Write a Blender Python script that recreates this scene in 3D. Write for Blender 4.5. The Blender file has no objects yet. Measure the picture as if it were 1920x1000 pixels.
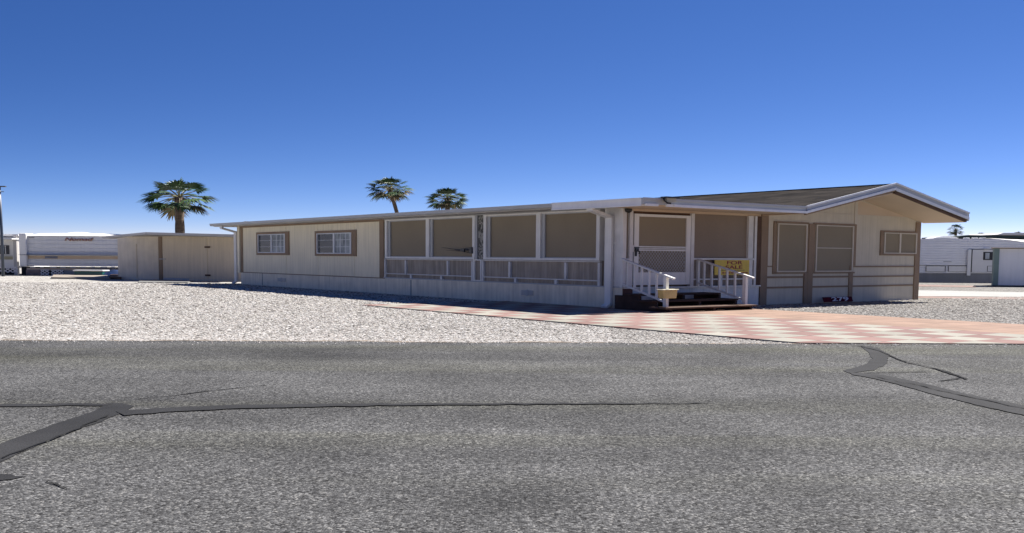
import bpy, math, random
from mathutils import Vector, Matrix
random.seed(7)
C = bpy.context.scene.collection
sc = bpy.context.scene
# ------------------------------------------------------------------ camera model
CH, F, PH, RO, YP = 1.5, 1928.77, math.radians(5), .007, 650.4
TH = math.radians(36.563)
A = Vector((3.2003, 29.7207, 0))
fw = Vector((0, math.cos(PH), -math.sin(PH))); up0 = Vector((0, math.sin(PH), math.cos(PH))); rt0 = Vector((1, 0, 0))
rt = rt0*math.cos(RO) + up0*math.sin(RO); up = up0*math.cos(RO) - rt0*math.sin(RO)
dR = Vector((math.cos(TH), math.sin(TH), 0)); dL = Vector((-math.sin(TH), math.cos(TH), 0))
def ray(px, py): return rt*((px-960)/F) - up*((py-YP)/F) + fw
def G(px, py, z=0.0):
    r = ray(px, py); s = (z-CH)/r.z; p = Vector((0, 0, CH)) + r*s; return Vector((p.x, p.y, z))
def D(px, py, Y):
    r = ray(px, py); p = Vector((0, 0, CH)) + r*(Y/r.y); return p
def UV(p): q = p-A; return (q.dot(dR), q.dot(dL))
def LW(u, v, z=0): return A + dR*u + dL*v + Vector((0, 0, z))

# ------------------------------------------------------------------ materials
def new_mat(name):
    m = bpy.data.materials.new(name); m.use_nodes = True
    return m, m.node_tree, m.node_tree.nodes['Principled BSDF']
def mat(name, col, rough=.7, var=.12, scale=3.0, bump=.0, bscale=40, metal=0, stretch=(1, 1, 1), fine=.0, streak=0, spec=.5):
    m, t, b = new_mat(name); N = t.nodes; L = t.links
    tc = N.new('ShaderNodeTexCoord'); mp = N.new('ShaderNodeMapping'); mp.inputs['Scale'].default_value = stretch
    L.new(tc.outputs['Object'], mp.inputs['Vector'])
    nz = N.new('ShaderNodeTexNoise'); nz.inputs['Scale'].default_value = scale; nz.inputs['Detail'].default_value = 6
    L.new(mp.outputs[0], nz.inputs['Vector'])
    mr = N.new('ShaderNodeMapRange'); mr.inputs['From Min'].default_value = .3; mr.inputs['From Max'].default_value = .7
    mr.inputs['To Min'].default_value = 1-var; mr.inputs['To Max'].default_value = 1+var
    L.new(nz.outputs['Fac'], mr.inputs['Value'])
    fac = mr.outputs[0]
    if streak:
        mp2 = N.new('ShaderNodeMapping'); mp2.inputs['Scale'].default_value = (5, 5, .35); L.new(tc.outputs['Object'], mp2.inputs['Vector'])
        n2 = N.new('ShaderNodeTexNoise'); n2.inputs['Scale'].default_value = 1.6; n2.inputs['Detail'].default_value = 5; L.new(mp2.outputs[0], n2.inputs['Vector'])
        m2 = N.new('ShaderNodeMapRange'); m2.inputs['From Min'].default_value = .35; m2.inputs['From Max'].default_value = .7
        m2.inputs['To Min'].default_value = 1+streak*.4; m2.inputs['To Max'].default_value = 1-streak
        L.new(n2.outputs['Fac'], m2.inputs['Value'])
        mu = N.new('ShaderNodeMath'); mu.operation = 'MULTIPLY'; L.new(fac, mu.inputs[0]); L.new(m2.outputs[0], mu.inputs[1]); fac = mu.outputs[0]
    if fine:
        n3 = N.new('ShaderNodeTexNoise'); n3.inputs['Scale'].default_value = bscale; n3.inputs['Detail'].default_value = 3; L.new(mp.outputs[0], n3.inputs['Vector'])
        m3 = N.new('ShaderNodeMapRange'); m3.inputs['From Min'].default_value = .3; m3.inputs['From Max'].default_value = .7
        m3.inputs['To Min'].default_value = 1-fine; m3.inputs['To Max'].default_value = 1+fine; L.new(n3.outputs['Fac'], m3.inputs['Value'])
        mu = N.new('ShaderNodeMath'); mu.operation = 'MULTIPLY'; L.new(fac, mu.inputs[0]); L.new(m3.outputs[0], mu.inputs[1]); fac = mu.outputs[0]
    vm = N.new('ShaderNodeVectorMath'); vm.operation = 'SCALE'; vm.inputs[0].default_value = col[:3]
    L.new(fac, vm.inputs['Scale']); L.new(vm.outputs[0], b.inputs['Base Color'])
    b.inputs['Roughness'].default_value = rough; b.inputs['Metallic'].default_value = metal
    b.inputs['Specular IOR Level'].default_value = spec
    if bump:
        bn = N.new('ShaderNodeTexNoise'); bn.inputs['Scale'].default_value = bscale; bn.inputs['Detail'].default_value = 4; L.new(mp.outputs[0], bn.inputs['Vector'])
        bp = N.new('ShaderNodeBump'); bp.inputs['Strength'].default_value = bump; bp.inputs['Distance'].default_value = .02
        L.new(bn.outputs['Fac'], bp.inputs['Height']); L.new(bp.outputs[0], b.inputs['Normal'])
    return m
def ribbed(name, col, axis, period, depth=.02, rough=.5, var=.06, dark=.0, streak=0):
    """mat() with ribs along one object axis as bump"""
    m = mat(name, col, rough, var, 2.0, streak=streak); t = m.node_tree; N = t.nodes; L = t.links; b = N['Principled BSDF']
    tc = N.new('ShaderNodeTexCoord'); sp = N.new('ShaderNodeSeparateXYZ'); L.new(tc.outputs['Object'], sp.inputs[0])
    d = N.new('ShaderNodeMath'); d.operation = 'DIVIDE'; L.new(sp.outputs[axis], d.inputs[0]); d.inputs[1].default_value = period
    f = N.new('ShaderNodeMath'); f.operation = 'FRACT'; L.new(d.outputs[0], f.inputs[0])
    pp = N.new('ShaderNodeMath'); pp.operation = 'PINGPONG'; L.new(f.outputs[0], pp.inputs[0]); pp.inputs[1].default_value = .5
    r = N.new('ShaderNodeMapRange'); r.inputs['From Min'].default_value = 0; r.inputs['From Max'].default_value = .14; L.new(pp.outputs[0], r.inputs['Value'])
    bp = N.new('ShaderNodeBump'); bp.inputs['Strength'].default_value = 1; bp.inputs['Distance'].default_value = depth
    L.new(r.outputs[0], bp.inputs['Height']); L.new(bp.outputs[0], b.inputs['Normal'])
    return m

M = {}
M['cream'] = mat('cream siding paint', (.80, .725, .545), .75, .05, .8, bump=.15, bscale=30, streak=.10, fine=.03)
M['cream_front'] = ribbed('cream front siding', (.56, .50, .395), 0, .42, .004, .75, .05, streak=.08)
M['soffit'] = mat('tan soffit', (.58, .455, .33), .8, .06, .6)
M['skirt'] = ribbed('grey white skirting', (.74, .665, .52), 1, .30, .006, .6, .08, streak=.14)
M['skirt_front'] = ribbed('grey white front skirting', (.68, .66, .62), 0, .30, .006, .6, .08, streak=.12)
M['brown'] = mat('brown trim paint', (.25, .17, .105), .7, .12, 1.5, fine=.05)
M['brown_dark'] = mat('dark brown timber', (.10, .06, .042), .8, .25, 2.0, fine=.1)
M['stain'] = mat('stained step board', (.055, .032, .025), .7, .3, 3, fine=.15)
M['redwood'] = mat('red brown board', (.16, .075, .055), .8, .2, 3)
M['white'] = mat('white painted aluminium', (.72, .71, .68), .45, .06, 2.0, streak=.06)
M['whitegrey'] = mat('greyed white rail paint', (.64, .63, .61), .5, .10, 2.5)
M['metalroof'] = mat('white metal fascia', (.72, .72, .72), .38, .07, 1.0, streak=.05)
M['gutter'] = mat('gutter metal', (.40, .41, .42), .42, .06, 1.0)
M['screen'] = mat('tan solar screen', (.26, .215, .148), .85, .06, .7, fine=.05)
M['screen_dark'] = mat('brown solar screen', (.24, .19, .145), .85, .08, .7, fine=.05)
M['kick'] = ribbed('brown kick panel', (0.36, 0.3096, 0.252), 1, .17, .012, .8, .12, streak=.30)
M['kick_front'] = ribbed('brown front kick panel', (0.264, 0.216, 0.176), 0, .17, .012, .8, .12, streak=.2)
M['creamframe'] = mat('cream window frame', (.55, .49, .40), .6, .05, 2)
M['glass_dark'] = mat('dark window glass', (.03, .034, .042), .25, .3, 1.2, spec=.35)
M['curtain'] = ribbed('pale curtain behind glass', (.36, .39, .40), 1, .22, .05, .9, .35)
M['muntin'] = mat('white muntin', (.62, .64, .66), .5, .04, 2)
M['grille'] = mat('grey grille wire', (.40, .40, .39), .5, .1, 4)
M['black'] = mat('black plastic', (.012, .012, .014), .4, .2, 5)
M['beige'] = mat('beige lamp housing', (.42, .40, .30), .6, .1, 4)
M['yellowbox'] = mat('yellow tan box', (.50, .38, .15), .6, .2, 4, fine=.08)
M['boxlid'] = mat('pale box lid', (.72, .68, .50), .5, .1, 4)
M['signyellow'] = mat('sign yellow', (.62, .44, .05), .5, .08, 4)
M['signred'] = mat('sign red', (.24, .02, .02), .5, .06, 4)
M['signdark'] = mat('sign dark print', (.05, .04, .03), .5, .06, 4)
M['maroon'] = mat('maroon number plate', (.085, .008, .014), .9, .2, 5, spec=.1)
M['numwhite'] = mat('number white', (.62, .60, .60), .5, .08, 6)
M['shed'] = mat('tan shed paint', (.68, .575, .43), .8, .07, .5, streak=.10, fine=.03)
M['shed_side'] = ribbed('shed side panel', (.72, .63, .50), 0, 1.15, .01, .8, .06, streak=.08)
M['shedroof'] = mat('shed roof sheet', (.44, .42, .40), .5, .06, 1)
M['rv'] = ribbed('ribbed trailer aluminium', (.62, .62, .62), 2, .27, .018, .42, .04, streak=.04)
M['rv_plain'] = mat('smooth trailer skin', (.68, .67, .65), .4, .05, 1.0)
M['rv_roof'] = mat('white rubber roof', (.72, .71, .69), .6, .04, 1.0)
M['rv_tan'] = mat('tan trailer stripe', (.48, .36, .25), .5, .12, .8)
M['rv_line'] = mat('dark trailer trim', (.04, .04, .045), .5, .1, 2)
M['rv_grey'] = mat('grey skirt sheet', (.24, .24, .235), .7, .1, .8, streak=.1)
M['rv_rblue'] = ribbed('ribbed white trailer side', (.76, .76, .77), 2, .16, .022, .4, .04)
M['lettering'] = mat('dark red lettering', (.16, .02, .05), .5, .05, 3)
M['lettering2'] = mat('tan lettering shadow', (.40, .27, .14), .5, .05, 3)
M['lattice'] = mat('white lattice slats', (.62, .60, .60), .6, .08, 3)
M['under'] = mat('dark underside', (.02, .02, .022), .9, .2, 2)  # near-black colour painting the shade below the trailers
M['teal'] = mat('teal bin plastic', (.01, .09, .085), .4, .2, 2)
M['tarp'] = mat('blue tarpaulin', (.008, .025, .085), .6, .35, 2.5, bump=.5, bscale=6)
M['slab'] = mat('cream concrete slab', (0.2583, 0.2214, 0.1783), .85, .15, 1.0, fine=.06)
M['slabgrey'] = mat('grey concrete', (0.1476, 0.1445, 0.1353), .9, .15, 1.0, fine=.08)
M['concrete'] = mat('pale concrete path', (0.2829, 0.2798, 0.2583), .9, .08, .6, fine=.05)
M['pinkrock'] = mat('pink gravel border', (0.1968, 0.1291, 0.1046), .95, .25, 2.0, fine=.3, bscale=18)
M['green_post'] = mat('sage green trim', (.20, .27, .235), .6, .08, 2)
M['shed_white'] = mat('white shed wall', (.82, .82, .82), .55, .04, .8, streak=.04)
M['green_roof'] = mat('dark green roof', (.018, .042, .036), .6, .2, 1)
M['pole'] = mat('dark steel pole', (.035, .05, .075), .4, .1, 2)
M['trunk'] = mat('palm trunk bark', (0.091, 0.0665, 0.049), .95, .35, 3.0, bump=.8, bscale=9, fine=.25, stretch=(1, 1, 3))
M['leaf'] = mat('palm leaf green', (.020, .055, .016), .55, .4, 1.2)
M['leaf2'] = mat('palm leaf olive', (.042, .085, .022), .6, .4, 1.2)
M['leafdry'] = mat('dry palm leaf', (0.154, 0.119, 0.056), .8, .3, 1.5)
M['stem'] = mat('palm leaf stalk', (0.144, 0.132, 0.054), .7, .2, 2)
M['sealer'] = mat('crack sealer', (.026, .026, .0265), .85, .30, 1.1, bump=.3, bscale=60, fine=.22)
M['crack'] = mat('open crack', (.02, .02, .02), .9, .2, 5)
M['rubber'] = mat('rubber', (.02, .02, .02), .8, .2, 5)
M['bark_blk'] = mat('patterned lattice post', (.25, .25, .235), .8, .25, 3.0)

def lattice_pattern():
    m, t, b = new_mat('floral pattern cloth'); N = t.nodes; L = t.links
    tc = N.new('ShaderNodeTexCoord'); nz = N.new('ShaderNodeTexNoise'); nz.inputs['Scale'].default_value = 6.5; nz.inputs['Detail'].default_value = 3; nz.inputs['Distortion'].default_value = 1.5
    L.new(tc.outputs['Object'], nz.inputs['Vector'])
    cr = N.new('ShaderNodeValToRGB'); cr.color_ramp.elements[0].position = .44; cr.color_ramp.elements[0].color = (.05, .05, .045, 1)
    cr.color_ramp.elements[1].position = .58; cr.color_ramp.elements[1].color = (.33, .32, .29, 1)
    L.new(nz.outputs['Fac'], cr.inputs[0]); L.new(cr.outputs[0], b.inputs['Base Color']); b.inputs['Roughness'].default_value = .8
    return m
M['pattern'] = lattice_pattern()

def shingles():
    m, t, b = new_mat('asphalt shingles'); N = t.nodes; L = t.links
    tc = N.new('ShaderNodeTexCoord'); sp = N.new('ShaderNodeSeparateXYZ'); L.new(tc.outputs['Object'], sp.inputs[0])
    cb = N.new('ShaderNodeCombineXYZ'); L.new(sp.outputs[1], cb.inputs[0]); L.new(sp.outputs[0], cb.inputs[1])
    br = N.new('ShaderNodeTexBrick'); br.inputs['Scale'].default_value = 1; br.inputs['Brick Width'].default_value = 1.3; br.inputs['Row Height'].default_value = .42
    br.inputs['Mortar Size'].default_value = .018; br.inputs['Color1'].default_value = (0.02952, 0.02522, 0.02214, 1); br.inputs['Color2'].default_value = (0.0123, 0.01046, 0.00984, 1); br.inputs['Mortar'].default_value = (.02, .018, .016, 1)
    L.new(cb.outputs[0], br.inputs['Vector'])
    ms = N.new('ShaderNodeMapping'); ms.inputs['Scale'].default_value = (1.6, .35, 1); L.new(tc.outputs['Object'], ms.inputs['Vector'])
    nz = N.new('ShaderNodeTexNoise'); nz.inputs['Scale'].default_value = 2.6; nz.inputs['Detail'].default_value = 6; nz.inputs['Roughness'].default_value = .7; L.new(ms.outputs[0], nz.inputs['Vector'])
    mr = N.new('ShaderNodeMapRange'); mr.inputs['From Min'].default_value = .3; mr.inputs['From Max'].default_value = .7; mr.inputs['To Min'].default_value = .35; mr.inputs['To Max'].default_value = 1.7
    L.new(nz.outputs['Fac'], mr.inputs['Value'])
    vm = N.new('ShaderNodeVectorMath'); vm.operation = 'SCALE'; L.new(br.outputs['Color'], vm.inputs[0]); L.new(mr.outputs[0], vm.inputs['Scale']); L.new(vm.outputs[0], b.inputs['Base Color'])
    bp = N.new('ShaderNodeBump'); bp.inputs['Strength'].default_value = .8; bp.inputs['Distance'].default_value = .03; L.new(br.outputs['Fac'], bp.inputs['Height']); bp.invert = True; L.new(bp.outputs[0], b.inputs['Normal'])
    b.inputs['Roughness'].default_value = .95
    return m
M['shingle'] = shingles()
M['shingle'].node_tree.nodes['Principled BSDF'].inputs['Specular IOR Level'].default_value = .03

def gravel_ground():
    m, t, b = new_mat('desert gravel'); N = t.nodes; L = t.links
    tc = N.new('ShaderNodeTexCoord')
    vo = N.new('ShaderNodeTexVoronoi'); vo.inputs['Scale'].default_value = 13; L.new(tc.outputs['Object'], vo.inputs['Vector'])
    cr = N.new('ShaderNodeValToRGB'); e = cr.color_ramp.elements
    e[0].position = 0; e[0].color = (0.123, 0.1138, 0.1015, 1); e[1].position = 1; e[1].color = (0.4059, 0.3936, 0.3628, 1)
    k = e.new(.25); k.color = (0.2337, 0.2183, 0.1968, 1); k = e.new(.6); k.color = (0.3198, 0.3075, 0.2798, 1)
    sx = N.new('ShaderNodeSeparateColor'); L.new(vo.outputs['Color'], sx.inputs[0]); L.new(sx.outputs[0], cr.inputs[0])
    n1 = N.new('ShaderNodeTexNoise'); n1.inputs['Scale'].default_value = .35; n1.inputs['Detail'].default_value = 5; L.new(tc.outputs['Object'], n1.inputs['Vector'])
    r1 = N.new('ShaderNodeMapRange'); r1.inputs['From Min'].default_value = .3; r1.inputs['From Max'].default_value = .7; r1.inputs['To Min'].default_value = .85; r1.inputs['To Max'].default_value = 1.12; L.new(n1.outputs['Fac'], r1.inputs['Value'])
    # the gravel right of the paved drive is greyer
    sp = N.new('ShaderNodeSeparateXYZ'); L.new(tc.outputs['Object'], sp.inputs[0])
    r2 = N.new('ShaderNodeMapRange'); r2.inputs['From Min'].default_value = -2; r2.inputs['From Max'].default_value = 9; r2.inputs['To Min'].default_value = 1.2; r2.inputs['To Max'].default_value = .68; L.new(sp.outputs[0], r2.inputs['Value'])
    mpa = N.new('ShaderNodeMapping'); mpa.inputs['Scale'].default_value = (1.6, .45, 1); L.new(tc.outputs['Object'], mpa.inputs['Vector'])
    n2 = N.new('ShaderNodeTexNoise'); n2.inputs['Scale'].default_value = 2.2; n2.inputs['Detail'].default_value = 7; n2.inputs['Roughness'].default_value = .85; L.new(mpa.outputs[0], n2.inputs['Vector'])
    r3 = N.new('ShaderNodeMapRange'); r3.inputs['From Min'].default_value = .3; r3.inputs['From Max'].default_value = .7; r3.inputs['To Min'].default_value = .5; r3.inputs['To Max'].default_value = 1.4; L.new(n2.outputs['Fac'], r3.inputs['Value'])
    mu = N.new('ShaderNodeMath'); mu.operation = 'MULTIPLY'; L.new(r1.outputs[0], mu.inputs[0]); L.new(r2.outputs[0], mu.inputs[1])
    mv = N.new('ShaderNodeMath'); mv.operation = 'MULTIPLY'; L.new(mu.outputs[0], mv.inputs[0]); L.new(r3.outputs[0], mv.inputs[1])
    vm = N.new('ShaderNodeVectorMath'); vm.operation = 'SCALE'; L.new(cr.outputs[0], vm.inputs[0]); L.new(mv.outputs[0], vm.inputs['Scale']); L.new(vm.outputs[0], b.inputs['Base Color'])
    bp = N.new('ShaderNodeBump'); bp.inputs['Strength'].default_value = 1; bp.inputs['Distance'].default_value = .03; bp.invert = True
    L.new(vo.outputs['Distance'], bp.inputs['Height']); L.new(bp.outputs[0], b.inputs['Normal']); b.inputs['Roughness'].default_value = .95
    return m
M['gravel'] = gravel_ground()

def stone_mat():
    m, t, b = new_mat('loose gravel stones'); N = t.nodes; L = t.links
    at = N.new('ShaderNodeAttribute'); at.attribute_name = 'tone'
    cr = N.new('ShaderNodeValToRGB'); e = cr.color_ramp.elements
    e[0].position = 0; e[0].color = (0.05535, 0.0492, 0.04305, 1); e[1].position = 1; e[1].color = (.50, .49, .47, 1)
    k = e.new(.15); k.color = (.19, .172, .155, 1); k = e.new(.5); k.color = (.375, .365, .34, 1); k = e.new(.62); k.color = (.335, .30, .27, 1)
    L.new(at.outputs['Fac'], cr.inputs[0]); L.new(cr.outputs[0], b.inputs['Base Color']); b.inputs['Roughness'].default_value = .9
    return m
M['stone'] = stone_mat()

def asphalt():
    m, t, b = new_mat('chip seal asphalt'); N = t.nodes; L = t.links
    tc = N.new('ShaderNodeTexCoord')
    vo = N.new('ShaderNodeTexVoronoi'); vo.inputs['Scale'].default_value = 70; L.new(tc.outputs['Object'], vo.inputs['Vector'])
    sx = N.new('ShaderNodeSeparateColor'); L.new(vo.outputs['Color'], sx.inputs[0])
    cr = N.new('ShaderNodeValToRGB'); e = cr.color_ramp.elements
    e[0].position = 0; e[0].color = (0.01599, 0.01537, 0.01476, 1); e[1].position = 1; e[1].color = (0.1906, 0.1845, 0.1722, 1)
    k = e.new(.35); k.color = (0.055, 0.055, 0.055, 1); k = e.new(.8); k.color = (0.096, 0.096, 0.095, 1); k = e.new(.93); k.color = (0.175, 0.175, 0.172, 1)
    L.new(sx.outputs[0], cr.inputs[0])
    n1 = N.new('ShaderNodeTexNoise'); n1.inputs['Scale'].default_value = .45; n1.inputs['Detail'].default_value = 6; n1.inputs['Roughness'].default_value = .6; L.new(tc.outputs['Object'], n1.inputs['Vector'])
    r1 = N.new('ShaderNodeMapRange'); r1.inputs['From Min'].default_value = .3; r1.inputs['From Max'].default_value = .7; r1.inputs['To Min'].default_value = .68; r1.inputs['To Max'].default_value = 1.25; L.new(n1.outputs['Fac'], r1.inputs['Value'])
    n2 = N.new('ShaderNodeTexNoise'); n2.inputs['Scale'].default_value = 24; n2.inputs['Detail'].default_value = 6; n2.inputs['Roughness'].default_value = .85; L.new(tc.outputs['Object'], n2.inputs['Vector'])
    r3 = N.new('ShaderNodeMapRange'); r3.inputs['From Min'].default_value = .3; r3.inputs['From Max'].default_value = .7; r3.inputs['To Min'].default_value = .55; r3.inputs['To Max'].default_value = 1.5; L.new(n2.outputs['Fac'], r3.inputs['Value'])
    # worn wheel lane darker far side
    mp = N.new('ShaderNodeMapping'); mp.inputs['Scale'].default_value = (.04, .42, 1); L.new(tc.outputs['Object'], mp.inputs['Vector'])
    n4 = N.new('ShaderNodeTexNoise'); n4.inputs['Scale'].default_value = 1.3; n4.inputs['Detail'].default_value = 3; L.new(mp.outputs[0], n4.inputs['Vector'])
    r4 = N.new('ShaderNodeMapRange'); r4.inputs['From Min'].default_value = .35; r4.inputs['From Max'].default_value = .65; r4.inputs['To Min'].default_value = .78; r4.inputs['To Max'].default_value = 1.1; L.new(n4.outputs['Fac'], r4.inputs['Value'])
    mu = N.new('ShaderNodeMath'); mu.operation = 'MULTIPLY'; L.new(r1.outputs[0], mu.inputs[0]); L.new(r3.outputs[0], mu.inputs[1])
    mv = N.new('ShaderNodeMath'); mv.operation = 'MULTIPLY'; L.new(mu.outputs[0], mv.inputs[0]); L.new(r4.outputs[0], mv.inputs[1])
    fac = mv.outputs[0]
    wob = N.new('ShaderNodeTexNoise'); wob.inputs['Scale'].default_value = 1.4; wob.inputs['Detail'].default_value = 5; L.new(tc.outputs['Object'], wob.inputs['Vector'])
    for (px_, py_, rx_, ry_, k_) in ((990, 935, .6, .9, .74), (1130, 800, .8, 1.0, .86), (640, 672, 3.2, .8, .80), (1850, 690, 1.5, 1.1, .78), (80, 668, 2.5, .8, .84)):
        g_ = G(px_, py_); ms = N.new('ShaderNodeMapping'); ms.vector_type = 'POINT'; ms.inputs['Location'].default_value = (-g_.x/rx_, -g_.y/ry_, 0); ms.inputs['Scale'].default_value = (1/rx_, 1/ry_, 0)
        L.new(tc.outputs['Object'], ms.inputs['Vector']); ln = N.new('ShaderNodeVectorMath'); ln.operation = 'LENGTH'; L.new(ms.outputs[0], ln.inputs[0])
        aw = N.new('ShaderNodeMath'); aw.operation = 'ADD'; L.new(ln.outputs['Value'], aw.inputs[0]); L.new(wob.outputs['Fac'], aw.inputs[1])
        ra = N.new('ShaderNodeMapRange'); ra.interpolation_type = 'SMOOTHSTEP'; ra.inputs['From Min'].default_value = .5; ra.inputs['From Max'].default_value = 1.7; ra.inputs['To Min'].default_value = k_; ra.inputs['To Max'].default_value = 1; L.new(aw.outputs[0], ra.inputs['Value'])
        mm = N.new('ShaderNodeMath'); mm.operation = 'MULTIPLY'; L.new(fac, mm.inputs[0]); L.new(ra.outputs[0], mm.inputs[1]); fac = mm.outputs[0]
    vm = N.new('ShaderNodeVectorMath'); vm.operation = 'SCALE'; L.new(cr.outputs[0], vm.inputs[0]); L.new(fac, vm.inputs['Scale'])
    n5 = N.new('ShaderNodeTexNoise'); n5.inputs['Scale'].default_value = 1.1; n5.inputs['Detail'].default_value = 3; L.new(mp.outputs[0], n5.inputs['Vector'])
    r5 = N.new('ShaderNodeMapRange'); r5.inputs['From Min'].default_value = .5; r5.inputs['From Max'].default_value = .7; L.new(n5.outputs['Fac'], r5.inputs['Value'])
    mc = N.new('ShaderNodeMix'); mc.data_type = 'RGBA'; mc.blend_type = 'MULTIPLY'; L.new(r5.outputs[0], mc.inputs[0]); L.new(vm.outputs[0], mc.inputs[6]); mc.inputs[7].default_value = (1.03, 1.03, .88, 1)
    L.new(mc.outputs[2], b.inputs['Base Color'])
    bp = N.new('ShaderNodeBump'); bp.inputs['Strength'].default_value = .7; bp.inputs['Distance'].default_value = .008; bp.invert = True
    L.new(vo.outputs['Distance'], bp.inputs['Height']); L.new(bp.outputs[0], b.inputs['Normal']); b.inputs['Roughness'].default_value = .9
    b.inputs['Specular IOR Level'].default_value = .3
    return m
M['asphalt'] = asphalt()

def paver_mat():
    """tiles in the drive's own coordinates (object x across, y along); x>.04 is the plain peach band"""
    m, t, b = new_mat('pink and cream pavers'); N = t.nodes; L = t.links
    tc = N.new('ShaderNodeTexCoord'); mp = N.new('ShaderNodeMapping'); mp.inputs['Location'].default_value = (1.56+80, 4.76+80, 0)
    L.new(tc.outputs['Object'], mp.inputs['Vector'])
    sc_ = N.new('ShaderNodeVectorMath'); sc_.operation = 'SCALE'; sc_.inputs['Scale'].default_value = 1/.8; L.new(mp.outputs[0], sc_.inputs[0])
    fl = N.new('ShaderNodeVectorMath'); fl.operation = 'FLOOR'; L.new(sc_.outputs[0], fl.inputs[0])
    wn = N.new('ShaderNodeTexWhiteNoise'); wn.noise_dimensions = '2D'; L.new(fl.outputs[0], wn.inputs['Vector'])
    sp = N.new('ShaderNodeSeparateXYZ'); L.new(fl.outputs[0], sp.inputs[0])
    ad = N.new('ShaderNodeMath'); ad.operation = 'ADD'; L.new(sp.outputs[0], ad.inputs[0]); L.new(sp.outputs[1], ad.inputs[1])
    md = N.new('ShaderNodeMath'); md.operation = 'MODULO'; L.new(ad.outputs[0], md.inputs[0]); md.inputs[1].default_value = 2
    mx = N.new('ShaderNodeMix'); mx.data_type = 'RGBA'; L.new(md.outputs[0], mx.inputs[0])
    mx.inputs[6].default_value = (.295, .28, .238, 1); mx.inputs[7].default_value = (.235, .148, .13, 1)
    so = N.new('ShaderNodeSeparateXYZ'); L.new(tc.outputs['Object'], so.inputs[0])
    gt = N.new('ShaderNodeMath'); gt.operation = 'GREATER_THAN'; L.new(so.outputs[0], gt.inputs[0]); gt.inputs[1].default_value = .04
    m2 = N.new('ShaderNodeMix'); m2.data_type = 'RGBA'; L.new(gt.outputs[0], m2.inputs[0]); L.new(mx.outputs[2], m2.inputs[6]); m2.inputs[7].default_value = (.28, .19, .143, 1)
    # per tile tone, stains
    r1 = N.new('ShaderNodeMapRange'); r1.inputs['To Min'].default_value = .84; r1.inputs['To Max'].default_value = 1.06; L.new(wn.outputs['Value'], r1.inputs['Value'])
    nz = N.new('ShaderNodeTexNoise'); nz.inputs['Scale'].default_value = 2.0; nz.inputs['Detail'].default_value = 8; nz.inputs['Roughness'].default_value = .7; L.new(tc.outputs['Object'], nz.inputs['Vector'])
    r2 = N.new('ShaderNodeMapRange'); r2.inputs['From Min'].default_value = .3; r2.inputs['From Max'].default_value = .7; r2.inputs['To Min'].default_value = .84; r2.inputs['To Max'].default_value = 1.1; L.new(nz.outputs['Fac'], r2.inputs['Value'])
    mu = N.new('ShaderNodeMath'); mu.operation = 'MULTIPLY'; L.new(r1.outputs[0], mu.inputs[0]); L.new(r2.outputs[0], mu.inputs[1])
    # joints
    fr = N.new('ShaderNodeVectorMath'); fr.operation = 'FRACTION'; L.new(sc_.outputs[0], fr.inputs[0])
    s2 = N.new('ShaderNodeSeparateXYZ'); L.new(fr.outputs[0], s2.inputs[0])
    def edge(o):
        p = N.new('ShaderNodeMath'); p.operation = 'PINGPONG'; L.new(o, p.inputs[0]); p.inputs[1].default_value = .5; return p.outputs[0]
    mn = N.new('ShaderNodeMath'); mn.operation = 'MINIMUM'; L.new(edge(s2.outputs[0]), mn.inputs[0]); L.new(edge(s2.outputs[1]), mn.inputs[1])
    r3 = N.new('ShaderNodeMapRange'); r3.inputs['From Min'].default_value = .008; r3.inputs['From Max'].default_value = .028; r3.inputs['To Min'].default_value = .55; r3.inputs['To Max'].default_value = 1; L.new(mn.outputs[0], r3.inputs['Value'])
    mv = N.new('ShaderNodeMath'); mv.operation = 'MULTIPLY'; L.new(mu.outputs[0], mv.inputs[0]); L.new(r3.outputs[0], mv.inputs[1])
    vm = N.new('ShaderNodeVectorMath'); vm.operation = 'SCALE'; L.new(m2.outputs[2], vm.inputs[0]); L.new(mv.outputs[0], vm.inputs['Scale']); L.new(vm.outputs[0], b.inputs['Base Color'])
    b.inputs['Roughness'].default_value = .9
    return m
M['paver'] = paver_mat()
for k_, v_ in (('gravel', .1), ('stone', .15), ('asphalt', .08), ('paver', .15), ('sealer', .12), ('crack', .05), ('stain', .15), ('brown_dark', .2), ('tarp', .25), ('redwood', .2)): M[k_].node_tree.nodes['Principled BSDF'].inputs['Specular IOR Level'].default_value = v_

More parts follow.
